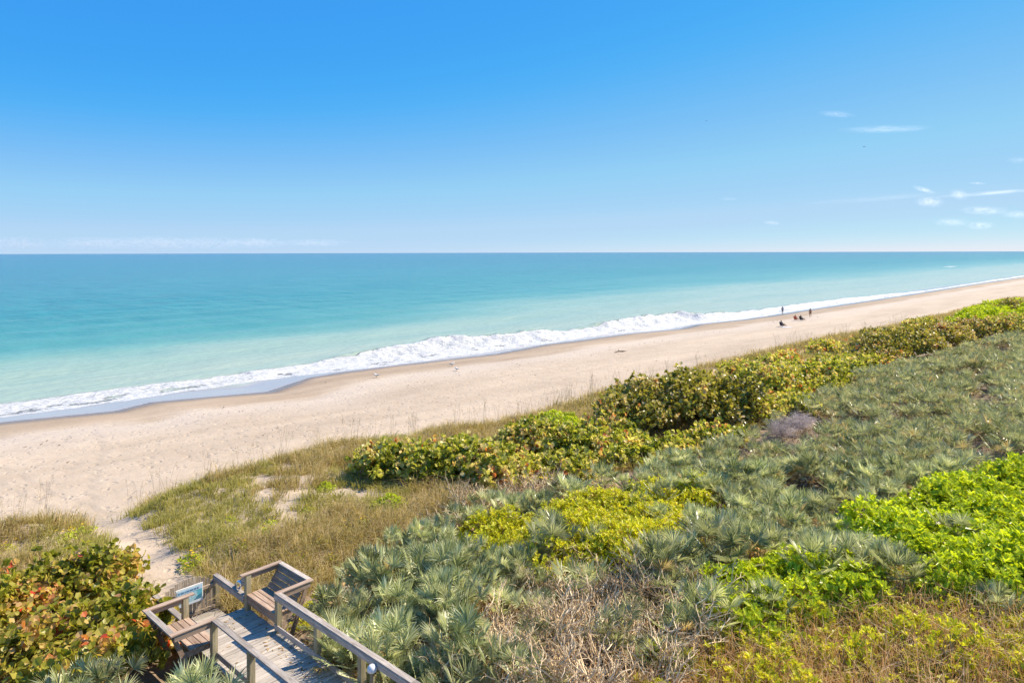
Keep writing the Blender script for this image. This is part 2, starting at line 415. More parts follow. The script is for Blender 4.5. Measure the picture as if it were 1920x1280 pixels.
def foam_attr(x, y, a, c):
    t, b = np.interp(a, *FTOP), np.interp(a, *FBOT)
    j = 3.4*(fbm(a*.25, c*.1, 51, 3)-.5)
    w = np.maximum(b-t, 1.0)
    q = (c-t+j*.6)/w
    f = np.clip((q+.05)/.14, 0, 1)*np.clip((1.0-q)/.12+.25, 0, 1)
    f = f*(.70+.35*np.clip(1-np.abs(q-.22)/.3, 0, 1)+.3*np.clip(1-np.abs(q-.92)/.1, 0, 1)+.5*(fbm(a*.35, c*.6, 57, 4)-.5))
    f = f*(.86+.3*np.clip(crestH(a), 0, .6))
    e = c - shore(a)
    tail = .22*np.exp(np.minimum(c-t, 0)/5)*np.clip(1-f, 0, 1)*(a > -50)
    far = .8*np.exp(-((c+160)/4.5)**2)*np.clip((a-695)/25, 0, 1)*np.clip((770-a)/25, 0, 1)
    edge = .5*np.exp(-((e+.35)/.35)**2)
    return np.clip(np.maximum(np.maximum(np.where(q > 0, f, f*(q > -.05)), tail), np.maximum(far, edge*.0)), 0, 1)*(e < 1)
def film_attr(x, y, a, c):
    e = c - shore(a)
    return np.clip((e+7.5)/2.5, 0, 1)
A2 = sorted(set(np.round(grow(-15, -1, -70000, 1.14), 3)) | set(np.round(np.arange(-15, 150, .45), 3)) | set(np.round(grow(150, .5, 70000, 1.03), 3)))
C2 = sorted(set(np.round(grow(-100, -.6, -70000, 1.05), 3)) | set(np.round(np.arange(-100, -56, .3), 3)))
sea = sheet('sea', A2, C2, sea_z, sea_mat(),
   {'offshore': lambda x, y, a, c: np.maximum(shore(a)-c, 0)*np.interp(a, [0, 70, 130, 260], [1, 1, .75, .6]), 'foam': foam_attr, 'film': film_attr})
tag(sea, kind='structure')

# ------------------------------------------------------------------ boardwalk (local x seaward, y to the left, z up from the sea)
W_CAP = wood_mat('weathered_rail_wood', 0, (.345, .30, .255), (.2, .165, .135), (.47, .42, .365))
W_CAPY = wood_mat('weathered_arm_wood', 1, (.38, .275, .20), (.25, .17, .12), (.5, .39, .30))
W_DECK = wood_mat('grey_deck_boards', 1, (.37, .33, .275), (.25, .22, .185), (.5, .45, .385), .4)
W_POST = wood_mat('treated_post_wood', 2, (.34, .29, .17), (.23, .19, .11), (.44, .38, .25))
W_BENCH = wood_mat('brown_bench_wood', 0, (.31, .22, .155), (.19, .125, .085), (.42, .32, .24))
W_GATE = wood_mat('grey_picket_wood', 2, (.33, .265, .19), (.2, .16, .115), (.43, .36, .28))
DK, RL = 4.2, 5.2
bwk = empty('boardwalk', (OB[0], OB[1], 0), math.atan2(DV[1], DV[0]))
tag(bwk, 'weathered timber boardwalk with two facing benches and a gate onto the sand path', 'boardwalk')
S0 = -9.0
d = MB(); s = 3.68
while s > S0:
    d.box(s-.138, s, -.12+random.uniform(-.015, .015), 1.66+random.uniform(-.015, .015), DK-.038, DK+random.uniform(-.003, .003)); s -= .1475
d.build('deck', W_DECK, bwk, bevel=.004)
j = MB()
for y in (-.06, .76, 1.58): j.box(S0, 3.62, y-.03, y+.03, DK-.24, DK-.04, .3)
j.box(3.625, 3.66, -.1, 1.64, DK-.25, DK-.045, .6)
j.build('joist', W_BENCH, bwk)
lo = MB(); s = 5.32
while s > 4.0:
    lo.box(s-.138, s, -.06, 1.6, 3.58, 3.62); s -= .1475
lo.build('landing', W_DECK, bwk, bevel=.004)
stp = MB()
for q in range(2): stp.box(3.68+.145*q, 3.68+.145*q+.138, .02, 1.52, 3.87, 3.91)
stp.box(3.68, 4.0, .0, .035, 3.5, 3.868, .4); stp.box(3.68, 4.0, 1.505, 1.54, 3.5, 3.868, .4)
stp.build('step', W_DECK, bwk)
def post(x, y, top, z0=2.4, w=.07):
    m = MB(); m.box(x-w, x+w, y-w, y+w, z0, top); return m.build('post', W_POST, bwk, bevel=.006)
YR, YL = -.075, 1.605
for x in (-7.2, -5.4, -3.6, -1.8, 0.0, 1.86):
    for y in (YR, YL): post(x+random.uniform(-.02, .02), y, RL-.04)
for y in (YR, YL): post(3.5, y, RL-.04); post(5.4, y, 4.51)
for y in (YR, YL):
    sgn = 1 if y == YR else -1; yi = y+.075*sgn          # inner edge
    yo = y-.075*sgn
    for x0, x1 in ((-7.2, -3.6), (-3.596, -.002), (.002, 1.93)):
        m = MB(); m.box(x0, x1, min(yi, yo), max(yi, yo), RL-.04, RL); m.build('rail_cap', W_CAP, bwk, bevel=.006)
        m = MB(); m.box(x0, x1, min(yi, yi-.035*sgn)+.004*sgn, max(yi, yi-.035*sgn)+.004*sgn, RL-.18, RL-.042); m.build('side_rail', W_CAP, bwk, bevel=.004)
        m = MB(); m.box(x0, x1, min(yi, yi-.038*sgn), max(yi, yi-.038*sgn), DK+.06, DK+.2); m.build('toe_rail', W_CAP, bwk, bevel=.004)
    # lower rail beside the steps
    m = MB(); m.box(3.6, 5.5, y-.075, y+.075, 4.512, 4.552); m.build('rail_cap', W_CAP, bwk, bevel=.006)
    m = MB(); m.box(3.6, 5.46, min(yi, yi-.035*sgn)+.004*sgn, max(yi, yi-.035*sgn)+.004*sgn, 4.37, 4.51); m.build('side_rail', W_CAP, bwk, bevel=.004)
# benches: root bench part with seat, backrest, arms as sub-parts
def bench(sgn, y0):
    """sgn -1: right-hand bench going to -y, +1: left-hand one"""
    b = empty('bench'); b.parent = bwk
    Y = lambda q: y0 + sgn*q                     # q = distance outward from the rail line
    x0, x1 = 1.93, 3.43
    def bx(m, xa, xb, qa, qb, za, zb, t=None):
        m.box(xa, xb, min(Y(qa), Y(qb)), max(Y(qa), Y(qb)), za, zb, t)
    st = MB()
    for k in range(4): bx(st, x0-.02, x1+.02, .01+.152*k, .15+.152*k, DK+.41, DK+.45)
    st.build('seat', W_BENCH, b, bevel=.005)
    sk = MB(); bx(sk, x0-.02, x1+.02, .03, .07, DK+.2, DK+.408, .5)
    for xx in (x0+.02, x1-.06): bx(sk, xx, xx+.04, .072, .72, DK+.27, DK+.408, .4)
    sk.build('seat_frame', W_BENCH, b, bevel=.004)
    bk = MB()
    for k in range(4):
        z0 = DK+.47+.125*k; qa = .60+.095*k
        pts = [(Y(qa), z0), (Y(qa+.035), z0-.012), (Y(qa+.035+.075), z0+.093), (Y(qa+.075), z0+.105)]
        if sgn < 0: pts = pts[::-1]
        bk.prism(pts, 0, x0+.03, x1-.03)
    bk.build('backrest', W_BENCH, b)
    for xx in (x0-.01, x1-.03):
        br = MB()
        pts = [(Y(.42), DK-.35), (Y(.55), DK-.35), (Y(1.06), RL-.05), (Y(.95), RL-.05)]
        if sgn < 0: pts = pts[::-1]
        br.prism(pts, 0, xx, xx+.04, .35); br.build('brace', W_BENCH, b)
    for xa, xb in ((1.80, 1.94), (3.42, 3.56)):
        ar = MB(); bx(ar, xa, xb, -.001 if xa < 2 else -.14, 1.09 if xa < 2 else 1.09, RL-.038+.003, RL+.003); ar.build('arm', W_CAPY, b, bevel=.005)
        ap = MB(); c_ = (xa+.02 if xa < 2 else xb-.06); bx(ap, c_, c_+.04, .005, 1.0, RL-.18, RL-.037, .2); ap.build('arm_apron', W_CAPY, b, bevel=.004)
    tb = MB(); bx(tb, 1.942, 3.418, .95, 1.09, RL-.036, RL+.002); tb.build('top_rail', W_CAP, b, bevel=.005)
    return b
bench(-1, 0.0); bench(+1, 1.53)
# picket gate
gt = empty('gate'); gt.parent = bwk
npk = 12
for k in range(npk):
    q = (k+.5)/npk; y = .02 + q*1.49
    top = 4.42+.33*sin(pi*q)**.8 + random.uniform(-.012, .012)
    m = MB(); m.box(5.36, 5.38, y-.052, y+.048, 3.50+random.uniform(-.03, .02), top); m.build('picket', W_GATE, gt)
for z0 in (4.30, 3.66):
    m = MB(); m.box(5.30, 5.357, .01, 1.52, z0, z0+.085); m.build('gate_rail', W_GATE, gt)
# brace board and tan gusset between upper post and lower rail
m = MB(); m.prism([(3.575, 4.80), (3.575, 5.15), (4.35, 4.60), (4.35, 4.556)], 1, -.15, -.11, .7); m.build('corner_brace', W_CAP, bwk)
disc = MB()
th = np.arange(20)*2*pi/20
ctr = np.array([4.02, -.09, 4.70])
rings = []
for r, off in ((.13, 0), (.13, .02), (.095, .035), (.05, .044), (.0, .047)):
    rings.append(np.stack([ctr[0]+r*np.cos(th)*.75+0*th+off*-.4, ctr[1]+off+r*np.cos(th)*.3, ctr[2]+r*np.sin(th)], 1))
R_ = np.concatenate(rings); fs = []
for i in range(4):
    for k in range(20): fs.append((i*20+k, i*20+(k+1) % 20, (i+1)*20+(k+1) % 20, (i+1)*20+k))
disc.add(R_, fs)
WHITE = plain('white_plastic', (.72, .71, .68), .65, .2)
dm = disc.build('round_mirror', plain('polished_disc', (.8, .82, .84), .12, .6, .9, 3, .05), None, True)
dm.location = bwk.location; dm.rotation_euler = bwk.rotation_euler
tag(dm, 'small round convex disc fixed on the rail beside the far corner of the right bench', 'disc')
# information sign on the gate (own thing, hung on it)
sg = empty('information_sign', tuple(OB)+(0,), bwk.rotation_euler.z)
tag(sg, 'teal and white information board hung on the picket gate', 'sign')
SY0, SY1, SZ0, SZ1 = .38, 1.14, 4.03, 4.55
m = MB(); m.box(5.27, 5.297, SY0, SY1, SZ0, SZ1, .5); m.build('frame', WHITE, sg, bevel=.004)
TEAL = plain('teal_panel', (.10, .40, .50), .35, .5, 0, 3, .15)
m = MB(); m.box(5.264, 5.2695, SY0+.03, SY1-.03, SZ0+.09, SZ1-.05, .5); m.build('panel', TEAL, sg)
m = MB(); m.box(5.2615, 5.2638, SY0+.035, SY1-.035, SZ1-.16, SZ1-.054, .5); m.build('header', plain('pale_header', (.45, .6, .72), .4), sg)
m = MB()
yy = SY1-.06
for r in range(9):
    z = SZ1-.19-.027*r; y = SY1-.06
    while y > SY0+.2:
        w = random.uniform(.02, .075); m.box(5.2622, 5.2636, y-w, y, z-.010, z, .5); y -= w+.013
m.build('lettering', plain('white_lettering', (.75, .8, .82), .5), sg)
m = MB()
y = SY1-.06
for w in (.05, .09, .03, .07, .1, .06, .05): m.box(5.259, 5.2612, y-w, y, SZ1-.135, SZ1-.09, .5); y -= w+.02
m.build('heading', plain('dark_lettering', (.08, .2, .34), .5), sg)
m = MB(); m.prism([(SY0+.035, SZ0+.10), (SY0+.26, SZ0+.10), (SY0+.16, SZ0+.19), (SY0+.035, SZ0+.24)], 0, 5.2600, 5.2632, .5); m.build('picture', plain('dark_wave_print', (.05, .2, .3), .5), sg)
m = MB(); m.box(5.262, 5.2692, SY0+.03, SY1-.03, SZ0+.02, SZ0+.085, .5); m.build('footer', plain('pale_footer', (.55, .62, .68), .5), sg)
# leaves and straw blown onto the boards
m = MB(); n = 260; ls = RS.uniform(-6, 3.6, n); lt_ = np.where(RS.rand(n) < .6, RS.beta(1, 4, n), RS.rand(n))*1.45
P = np.stack([ls, lt_, np.full(n, DK+.006)], 1)
def rnd3(n):
    v = RS.normal(size=(n, 3)); return v/np.linalg.norm(v, axis=1)[:, None]
LITTER = (m, P, n)
# white capped pole light
pl = empty('capped_pole', tuple(OB)+(0,), bwk.rotation_euler.z)
tag(pl, 'short round pole with white domed cap standing inside the right rail', 'pole')
m = MB(); m.tube([(-2.43, .10, DK), (-2.43, .10, 5.02)], .05, 12); m.build('shaft', W_POST, pl, True)
m = MB(); zz = [(.062, 0), (.1, .005), (.105, .03), (.1, .075), (.08, .115), (.045, .14), (.005, .148)]
m.tube([(-2.43, .10, 5.0+h) for _, h in zz], [r for r, _ in zz], 16); m.build('cap', WHITE, pl, True)

# ------------------------------------------------------------------ plants
def rnd_unit(n):
    v = RS.normal(size=(n, 3)); return v/np.linalg.norm(v, axis=1)[:, None]
def norm(v): return v/(np.linalg.norm(v, axis=-1, keepdims=True)+1e-9)
def leaves(mb, P, axis, nrm, L, W, tint, fold=.18, wpos=(.35, .75)):
    """flat folded leaves: base P, along axis, facing nrm"""
    axis = norm(axis); side = norm(np.cross(axis, nrm)); nr = np.cross(side, axis)
    L = np.broadcast_to(L, (len(P),))[:, None]; W = np.broadcast_to(W, (len(P),))[:, None]
    up = nr*W*fold
    b = P; tp = P+axis*L
    l1 = P+axis*L*wpos[0]+side*W*.42+up; l2 = P+axis*L*wpos[1]+side*W*.5+up
    r1 = P+axis*L*wpos[0]-side*W*.42+up; r2 = P+axis*L*wpos[1]-side*W*.5+up
    V = np.stack([b, l1, l2, tp, r2, r1], 1).reshape(-1, 3)
    k = np.arange(len(P))[:, None]*6
    f = np.concatenate([k+np.array([[0, 1, 2, 3]]), k+np.array([[0, 3, 4, 5]])])
    mb.add(V, f, np.concatenate([tint, tint]))

def crown(n, lumps, inner=.25):
    """points on the outside of a heap of ellipsoids (and some inside), with outward directions"""
    lumps = np.array(lumps); vol = (lumps[:, 3]*lumps[:, 5]); k = RS.choice(len(lumps), n*3, p=vol/vol.sum())
    d_ = rnd_unit(n*3); d_[:, 2] = np.abs(d_[:, 2])*1.0-.25*RS.rand(n*3); d_ = norm(d_)
    r = np.where(RS.rand(n*3) < inner, RS.uniform(.45, .85, n*3), RS.uniform(.86, 1.08, n*3))
    P = lumps[k, :3]+d_*lumps[k, 3:6]*r[:, None]
    keep = P[:, 2] > .02
    for i, lp in enumerate(lumps):
        q = (((P-lp[:3])/lp[3:6])**2).sum(1)
        keep &= (k == i) | (q > .55) | (RS.rand(len(P)) < .12)
    P, d_ = P[keep][:n], d_[keep][:n]
    return P, d_
def heap(rx, ry, h, n):
    L = [(0, 0, h*.30, rx*.62, ry*.62, h*.62)]
    for i in range(n):
        th = 2*pi*i/n+random.uniform(-.4, .4); q = random.uniform(.35, .72)
        hh = h*random.uniform(.42, .95)*(1.05-.4*q); s_ = random.uniform(.34, .52)
        s_ *= (9/max(n, 9))**.45; L.append((cos(th*2.4)*rx*q*1.1, sin(th*2.4)*ry*q*1.1, hh*(.42 if n < 10 else .55), rx*s_, ry*s_, hh*.55))
    return L
def stems(mb, rx, ry, h, n, r0=.03, wig=.15):
    for i in range(n):
        th = random.uniform(0, 2*pi); q = random.uniform(.2, .85)
        p0 = np.array([random.uniform(-.2, .2)*rx, random.uniform(-.2, .2)*ry, -.1]); p3 = np.array([cos(th)*rx*q, sin(th)*ry*q, h*random.uniform(.5, .92)*(1.1-.5*q)])
        ts = np.linspace(0, 1, 6)[:, None]
        pts = p0*(1-ts)+p3*ts + np.concatenate([np.zeros((1, 3)), RS.normal(size=(4, 3))*wig*h*.3, np.zeros((1, 3))])
        pts[:, 2] += np.sin(ts[:, 0]*pi)*.12*h
        mb.tube(pts, np.linspace(r0, r0*.3, 6), 5, RS.rand())

m, P, n = LITTER; th = RS.rand(n)*6.28
leaves(m, P, np.stack([np.cos(th), np.sin(th), 0*th], 1), np.array([[0, 0, 1.]])+rnd_unit(n)*.15, RS.uniform(.04, .16, n), RS.uniform(.012, .05, n), RS.rand(n), .15)
o = m.build('fallen_leaves', leaf_mat('fallen_leaf', [(0, (.2, .11, .05)), (.5, (.42, .27, .12)), (1, (.6, .48, .3))], .1, .8, .2)); o.location = bwk.location; o.rotation_euler = bwk.rotation_euler
tag(o, 'dry leaves and straw scattered on the boardwalk deck', 'fallen leaves', kind='stuff')
BARK = plain('grey_brown_bark', (.17, .125, .09), .9, .2, 0, 12, .35)
TWIG = leaf_mat('dry_twig', [(0, (.34, .24, .12)), (.5, (.64, .48, .28)), (1, (.84, .69, .46))], 0.0, .8, .2)
GRAPE = leaf_mat('sea_grape_leaf', [(0, (0.122, 0.147, 0.022)), (.28, (0.305, 0.333, 0.039)), (.5, (0.488, 0.486, 0.072)), (.66, (0.671, 0.614, 0.176)), (.8, (0.830, 0.691, 0.330)), (.93, (0.732, 0.461, 0.165)), (1, (0.634, 0.205, 0.077))], .5, .4, .35)
GRAPE_DK = leaf_mat('coppery_sea_grape_leaf', [(0, (0.112, 0.100, 0.020)), (.3, (0.246, 0.236, 0.035)), (.55, (0.426, 0.378, 0.075)), (.75, (0.616, 0.496, 0.200)), (.9, (0.784, 0.625, 0.370)), (1, (0.515, 0.212, 0.080))], .44, .36, .4)
GRAPE_RED = leaf_mat('autumnal_sea_grape_leaf', [(0, (0.153, 0.168, 0.020)), (.3, (0.330, 0.336, 0.040)), (.55, (0.519, 0.448, 0.080)), (.72, (0.684, 0.470, 0.160)), (.84, (0.779, 0.493, 0.250)), (.93, (0.779, 0.269, 0.080)), (1, (0.708, 0.078, 0.050))], .5, .4, .35)
INK = leaf_mat('bright_green_leaf', [(0, (.29, .38, .015)), (.5, (.53, .615, .025)), (1, (.66, .71, .06))], .5, .35, .4, .2)
YEL = leaf_mat('yellow_green_leaf', [(0, (.37, .40, .02)), (.45, (.64, .64, .03)), (.85, (.76, .71, .06)), (1, (.72, .5, .08))], .5, .4, .35, .2)
PALM = leaf_mat('palmetto_frond', [(0, (.11, .155, .065)), (.3, (.38, .41, .205)), (.6, (.585, .60, .345)), (.8, (.76, .735, .5)), (.86, (.60, .45, .18)), (.93, (.70, .54, .33)), (1, (.74, .44, .09))], .42, .34, .45, .55, (1., 1., .72))
GRASS = leaf_mat('dune_grass_blade', [(0, (.22, .18, .055)), (.3, (.42, .34, .11)), (.65, (.60, .46, .21)), (1, (.76, .59, .36))], .42, .6, .3)
GRASS_G = leaf_mat('green_grass_blade', [(0, (.23, .22, .05)), (.5, (.43, .39, .10)), (1, (.58, .50, .19))], .45, .55, .3)
OATS = leaf_mat('sea_oat_straw', [(0, (.34, .26, .15)), (.5, (.48, .38, .24)), (1, (.6, .49, .34))], .2, .7, .2)
LILAC = leaf_mat('greyish_twig', [(0, (.40, .33, .29)), (.5, (.58, .49, .44)), (1, (.7, .61, .56))], .1, .8, .2)
FLOW = leaf_mat('yellow_petal', [(0, (.75, .48, .01)), (1, (.8, .6, .02))], .3, .5, .3)

def place(o, u, v, dz=0.0, rz=None, sc=1.0):
    x, y = hit(u, v); z = float(height(x, y))
    o.location = (x, y, z+dz); o.rotation_euler = (0, 0, random.uniform(0, 2*pi) if rz is None else rz); o.scale = (sc, sc, sc)
    return x, y, z

def sea_grape(u, v, rx, ry, h, n, mat, label, leaf=.19, rz=pi/4, bias=0.0, group='sea grape shrubs'):
    root = empty('sea_grape_shrub'); place(root, u, v, rz=rz)
    tag(root, label, 'shrub', group)
    P0, d0 = crown(n//5, heap(rx, ry, h, 15), .25); t0 = RS.beta(2, 2, len(P0))*.7
    P0 = P0+norm(d0+np.array([0, 0, .5]))*(RS.rand(len(P0))**5*.55)[:, None]
    P = np.repeat(P0, 5, 0); d_ = np.repeat(d0, 5, 0); n = len(P); P = P+rnd_unit(n)*RS.uniform(.02, .13, n)[:, None]
    ax = norm(d_*.35+rnd_unit(n)*.85+np.array([0, 0, .15])); nr = norm(d_*.75+rnd_unit(n)*.8+np.array([0, 0, .3]))
    cl = fbm(P[:, 0]*.8+7, P[:, 1]*.8+P[:, 2]*.9, int(u), 3)
    tint = np.clip(np.repeat(t0, 5)+RS.uniform(-.12, .26, n)+(cl-.5)*.8+bias+.06, 0, 1)
    L = leaf*RS.uniform(.6, 1.15, n)
    m = MB(); leaves(m, P, ax, nr, L, L*RS.uniform(.9, 1.1, n), tint, .12, (.25, .72)); m.build('foliage', mat, root)
    m = MB(); stems(m, rx, ry, h, int(10+rx*5), .035); m.build('branches', BARK, root, True)
    return root

HEDGE = [ # u, v of the middle of the foot, half length along the coast, half depth, height, material, leaf tint bias, label
 (735, 886, 2.13, 1.65, 1.33, GRAPE, .02, 'lowest sea grape shrub, at the beachward left end of the hedge beside bare sand'),
 (830, 890, 2.35, 1.76, 1.61, GRAPE, .05, 'green and yellow sea grape shrub next after the low left end of the hedge'),
 (905, 903, 1.90, 1.65, 1.68, GRAPE, .06, 'sea grape shrub with tan leaves in front of the hedge, behind the dry twig strip'),
 (1000, 858, 2.24, 1.87, 2.03, GRAPE, .10, 'mottled sea grape shrub just left of the bright green bush in the hedge'),
 (1090, 868, 2.35, 1.87, 1.89, GRAPE, .0, 'green sea grape shrub at the foot of the tall coppery one, left side'),
 (1180, 872, 2.02, 1.43, 1.40, GRAPE, -.02, 'low green sea grape shrub in front of the tall coppery sea grape'),
 (1205, 800, 3.25, 2.53, 2.88, GRAPE_DK, .05, 'coppery brown sea grape, left flank of the tallest clump'),
 (1290, 795, 3.47, 2.75, 3.39, GRAPE_DK, .0, 'tallest sea grape shrub, dark brown and green, middle of the hedge'),
 (1372, 795, 2.91, 2.42, 2.76, GRAPE_DK, -.12, 'dark green sea grape on the right flank of the tallest clump'),
 (1258, 858, 1.68, 1.10, 0.80, GRAPE, -.05, 'knee high sea grape under the tallest clump, beside the palmettos'),
 (1455, 752, 3.47, 2.53, 2.64, GRAPE, .08, 'sea grape shrub with pale speckled leaves right of the tallest clump'),
 (1530, 742, 3.58, 2.53, 2.53, GRAPE, .0, 'broad green sea grape shrub between the speckled one and the green grassy gap'),
 (1590, 716, 2.80, 1.98, 1.61, GRAPE, -.04, 'low green sea grape shrub sloping down to the grassy gap'),
 (1640, 682, 3.81, 2.86, 2.86, GRAPE_DK, .06, 'coppery sea grape just beyond the grassy gap in the hedge'),
 (1700, 672, 4.03, 3.08, 3.12, GRAPE_DK, -.02, 'dark sea grape with bare shadowed foot beyond the grassy gap'),
 (1765, 655, 4.03, 3.08, 2.99, GRAPE_DK, .12, 'pinkish brown sea grape between the dark one and the far lime bush'),
 (1835, 640, 4.26, 3.08, 2.60, GRAPE_DK, .14, 'reddish brown sea grape just nearer than the far lime green bush'),
 (1905, 636, 4.48, 3.08, 2.73, GRAPE, .1, 'sea grape at the right picture edge beyond the palmetto field'),
 (1965, 628, 4.70, 3.30, 2.86, GRAPE, .0, 'sea grape past the right end of the visible hedge'),
 (1140, 838, 2.2, 1.8, 1.5, GRAPE, .06, 'yellow green sea grape between the lime bush and the tall coppery one'),
 (960, 905, 1.9, 1.5, 1.2, GRAPE, .12, 'tan flecked sea grape low in the hedge behind the dry twig strip, right end'),
 (1060, 895, 1.9, 1.5, 1.1, GRAPE, .04, 'low yellowish sea grape at the front of the hedge above the yellow green mound'),
 (1340, 838, 2.0, 1.4, 1.1, GRAPE, .0, 'green sea grape skirt at the front of the tallest clump, right part'),
 (1420, 790, 2.3, 1.8, 1.5, GRAPE, .08, 'bright sea grape filling the dip right of the tallest clump'),
 (1480, 780, 2.3, 1.6, 1.2, GRAPE, .02, 'low yellowish sea grape just behind the mauve thicket'),
 (1560, 700, 3.0, 2.0, 1.5, GRAPE, .08, 'yellowish sea grape on the beach side of the broad green one'),
 (1625, 700, 3.0, 2.0, 1.5, GRAPE, .05, 'lime tinted sea grape bridging the two long runs of the hedge'),
 (1385, 712, 2.4, 1.6, 1.3, GRAPE, .05, 'low sea grape at the open sand edge behind the tallest clump'),
 (1465, 690, 2.6, 1.7, 1.3, GRAPE, .08, 'tan flecked low sea grape beside the open sand, beyond the speckled shrub'),
 (1550, 668, 2.8, 1.8, 1.4, GRAPE, .03, 'low green sea grape on the sand edge, inland of the lone seated person'),
 (1640, 645, 3.0, 2.0, 1.5, GRAPE_DK, .06, 'low coppery sea grape on the sand edge before the long far hedge'),
 (1730, 622, 3.2, 2.2, 1.6, GRAPE, .04, 'low sea grape on the sand edge just short of the far lime bush'),
 (1895, 598, 5.04, 3.30, 2.99, GRAPE_DK, .05, 'farthest coppery sea grape, behind the far lime green bush'),
]
for (u, v, rx, ry, h, mt, bias, lb) in HEDGE:
    sea_grape(u, v, rx, ry, h, int(1300+700*rx*h**.7), mt, lb, .215, pi/4, bias)
LEFTG = [(60, 1150, 1.6, 1.4, 1.3, .03, 'orange and red tinged sea grape in the lower left corner'),
 (170, 1120, 1.5, 1.3, 1.4, -.06, 'sea grape with upright green shoots beside the sand path'),
 (225, 1205, 1.2, 1.1, 1.3, -.1, 'sea grape pressed against the outside of the left bench'),
 (85, 1250, 1.5, 1.2, 1.25, -.06, 'dark leaved sea grape low in front of the reddish corner shrub'),
 (165, 1290, 1.3, 1.0, 1.1, -.08, 'low dark sea grape in shade beside the pale palmettos outside the left rail'),
 (262, 1235, .8, .7, .8, -.1, 'small dark sea grape under the brace of the left bench'),
 (-60, 1200, 1.6, 1.4, 1.5, .0, 'reddish sea grape cut by the left edge of the view')]
for (u, v, rx, ry, h, bias, lb) in LEFTG:
    sea_grape(u, v, rx, ry, h, int(900*rx*h+250), GRAPE_RED, lb, .18, pi/4, bias, 'sea grape shrubs left of the boardwalk')

# bright shrubs of whorled leaves
def whorl_shrub(name, rx, ry, h, n, mat, leaf, nl=8, up=.55, nst=14, flower=0):
    root = empty(name)
    P, d_ = crown(n, heap(rx, ry, h, 7), .15); n = len(P)
    ax0 = norm(d_*.6+np.array([0, 0, .8])+rnd_unit(n)*.35)
    m = MB()
    t0 = np.clip(RS.beta(2, 2, n)*.7+.15+(P[:, 2]/h-.5)*.2, 0, 1)
    for k in range(nl):
        th = 2*pi*k/nl + RS.rand(n)*.7
        ref = norm(np.cross(ax0, rnd_unit(n))); b2 = np.cross(ax0, ref)
        out = ref*np.cos(th)[:, None]+b2*np.sin(th)[:, None]
        el = RS.uniform(.3, 1.0, n)[:, None]*up*2
        ax = norm(out+ax0*el); nr = norm(ax0-out*el*.5)
        L = leaf*RS.uniform(.7, 1.2, n)
        leaves(m, P+ax0*RS.uniform(-.03, .02, n)[:, None], ax, nr, L, L*.42, np.clip(t0+RS.uniform(-.2, .2, n), 0, 1), .2, (.4, .8))
    m.build('foliage', mat, root)
    m = MB(); stems(m, rx, ry, h, nst, .014); m.build('stem', TWIG, root)
    return root
INKP = [whorl_shrub('inkberry_shrub', 1.0, .95, .95, 320, INK, .125) for _ in range(3)]
YELP = [whorl_shrub('bay_cedar_shrub', .8, .75, .75, 260, YEL, .085, 7) for _ in range(3)]
SMLP = [whorl_shrub('bay_cedar_shrub', .33, .33, .6, 60, YEL, .075, 7, .6, 8) for _ in range(4)]
for p in INKP+YELP+SMLP: p.location = (0, 0, -500)
def fill(polys, step, zc, n=None):
    """world points whose plants of height zc would show inside one of the photo's patches"""
    pts = []
    big = step > .5; xs = np.arange(-20, 130 if big else 30, step); ys = np.arange(12, 170 if big else 60, step)
    X, Y_ = np.meshgrid(xs, ys); X = (X+RS.uniform(-.42, .42, X.shape)*step).ravel(); Y_ = (Y_+RS.uniform(-.42, .42, Y_.shape)*step).ravel()
    Z = height(X, Y_); u, v = pix(X, Y_, Z+zc)
    ok = np.zeros(len(X), bool)
    for p in polys: ok |= inpoly(u, v, p)
    s_, t_ = bw_local(X, Y_); ok &= ~((np.abs(t_+.75) < 1.15) & (s_ < 5.6)) & ~((np.abs(t_+.75) < 2.2) & (s_ < 3.8) & (s_ > 1.6))
    return X[ok], Y_[ok], Z[ok], u[ok], v[ok]
def scatter(protos, polys, step, zc, smin, smax, label, cat, group, state):
    X, Y_, Z, u, v = fill(polys, step, zc)
    for x, y, z in zip(X, Y_, Z):
        k = state.setdefault('n', 0); p = protos[k % len(protos)]
        o = p if k < len(protos) else copy_tree(p)
        state['n'] += 1
        s_ = random.uniform(smin, smax)
        o.location = (x, y, z-.05); o.rotation_euler = (0, 0, random.uniform(0, 6.28)); o.scale = (s_, s_, s_*random.uniform(.85, 1.2))
        tag(o, label, cat, group)
    return len(X)
G_YEL = [[(850, 1008), (950, 962), (1080, 935), (1190, 905), (1310, 905), (1335, 950), (1260, 1030), (1180, 1050), (1000, 1055), (900, 1040)]]
G_INK_R = [[(1590, 1010), (1650, 962), (1770, 915), (1925, 880), (2300, 850), (2300, 1070), (1925, 1070), (1830, 1090), (1760, 1050), (1690, 1030)]]
G_INK_M = [[(1290, 1125), (1360, 1055), (1470, 1030), (1580, 1045), (1680, 1070), (1660, 1110), (1580, 1120), (1480, 1125), (1380, 1150)]]
G_INK_N = [[(985, 790), (1040, 772), (1100, 780), (1130, 800), (1120, 825), (1010, 822)]]
G_INK_F = [[(1790, 600), (1850, 577), (1935, 570), (1990, 566), (1990, 590), (1935, 592), (1870, 606)]]
G_SMALL = [[(1150, 1300), (1300, 1150), (1440, 1130), (1560, 1090), (1700, 1060), (1925, 1075), (2050, 1080), (2050, 1300)]]
st_i, st_y, st_s = {}, {}, {}
scatter(INKP, G_INK_R, .92, .85, 1.1, 1.65, 'bright green inkberry bush in the lush bank at the right edge below the palmetto field', 'shrub', 'inkberry bushes at the right edge', st_i)
scatter(INKP, G_INK_M, .82, .8, .85, 1.4, 'bright green inkberry bush in the bank between the dry brush and grey palmettos', 'shrub', 'inkberry bushes above the brown stalks', st_i)
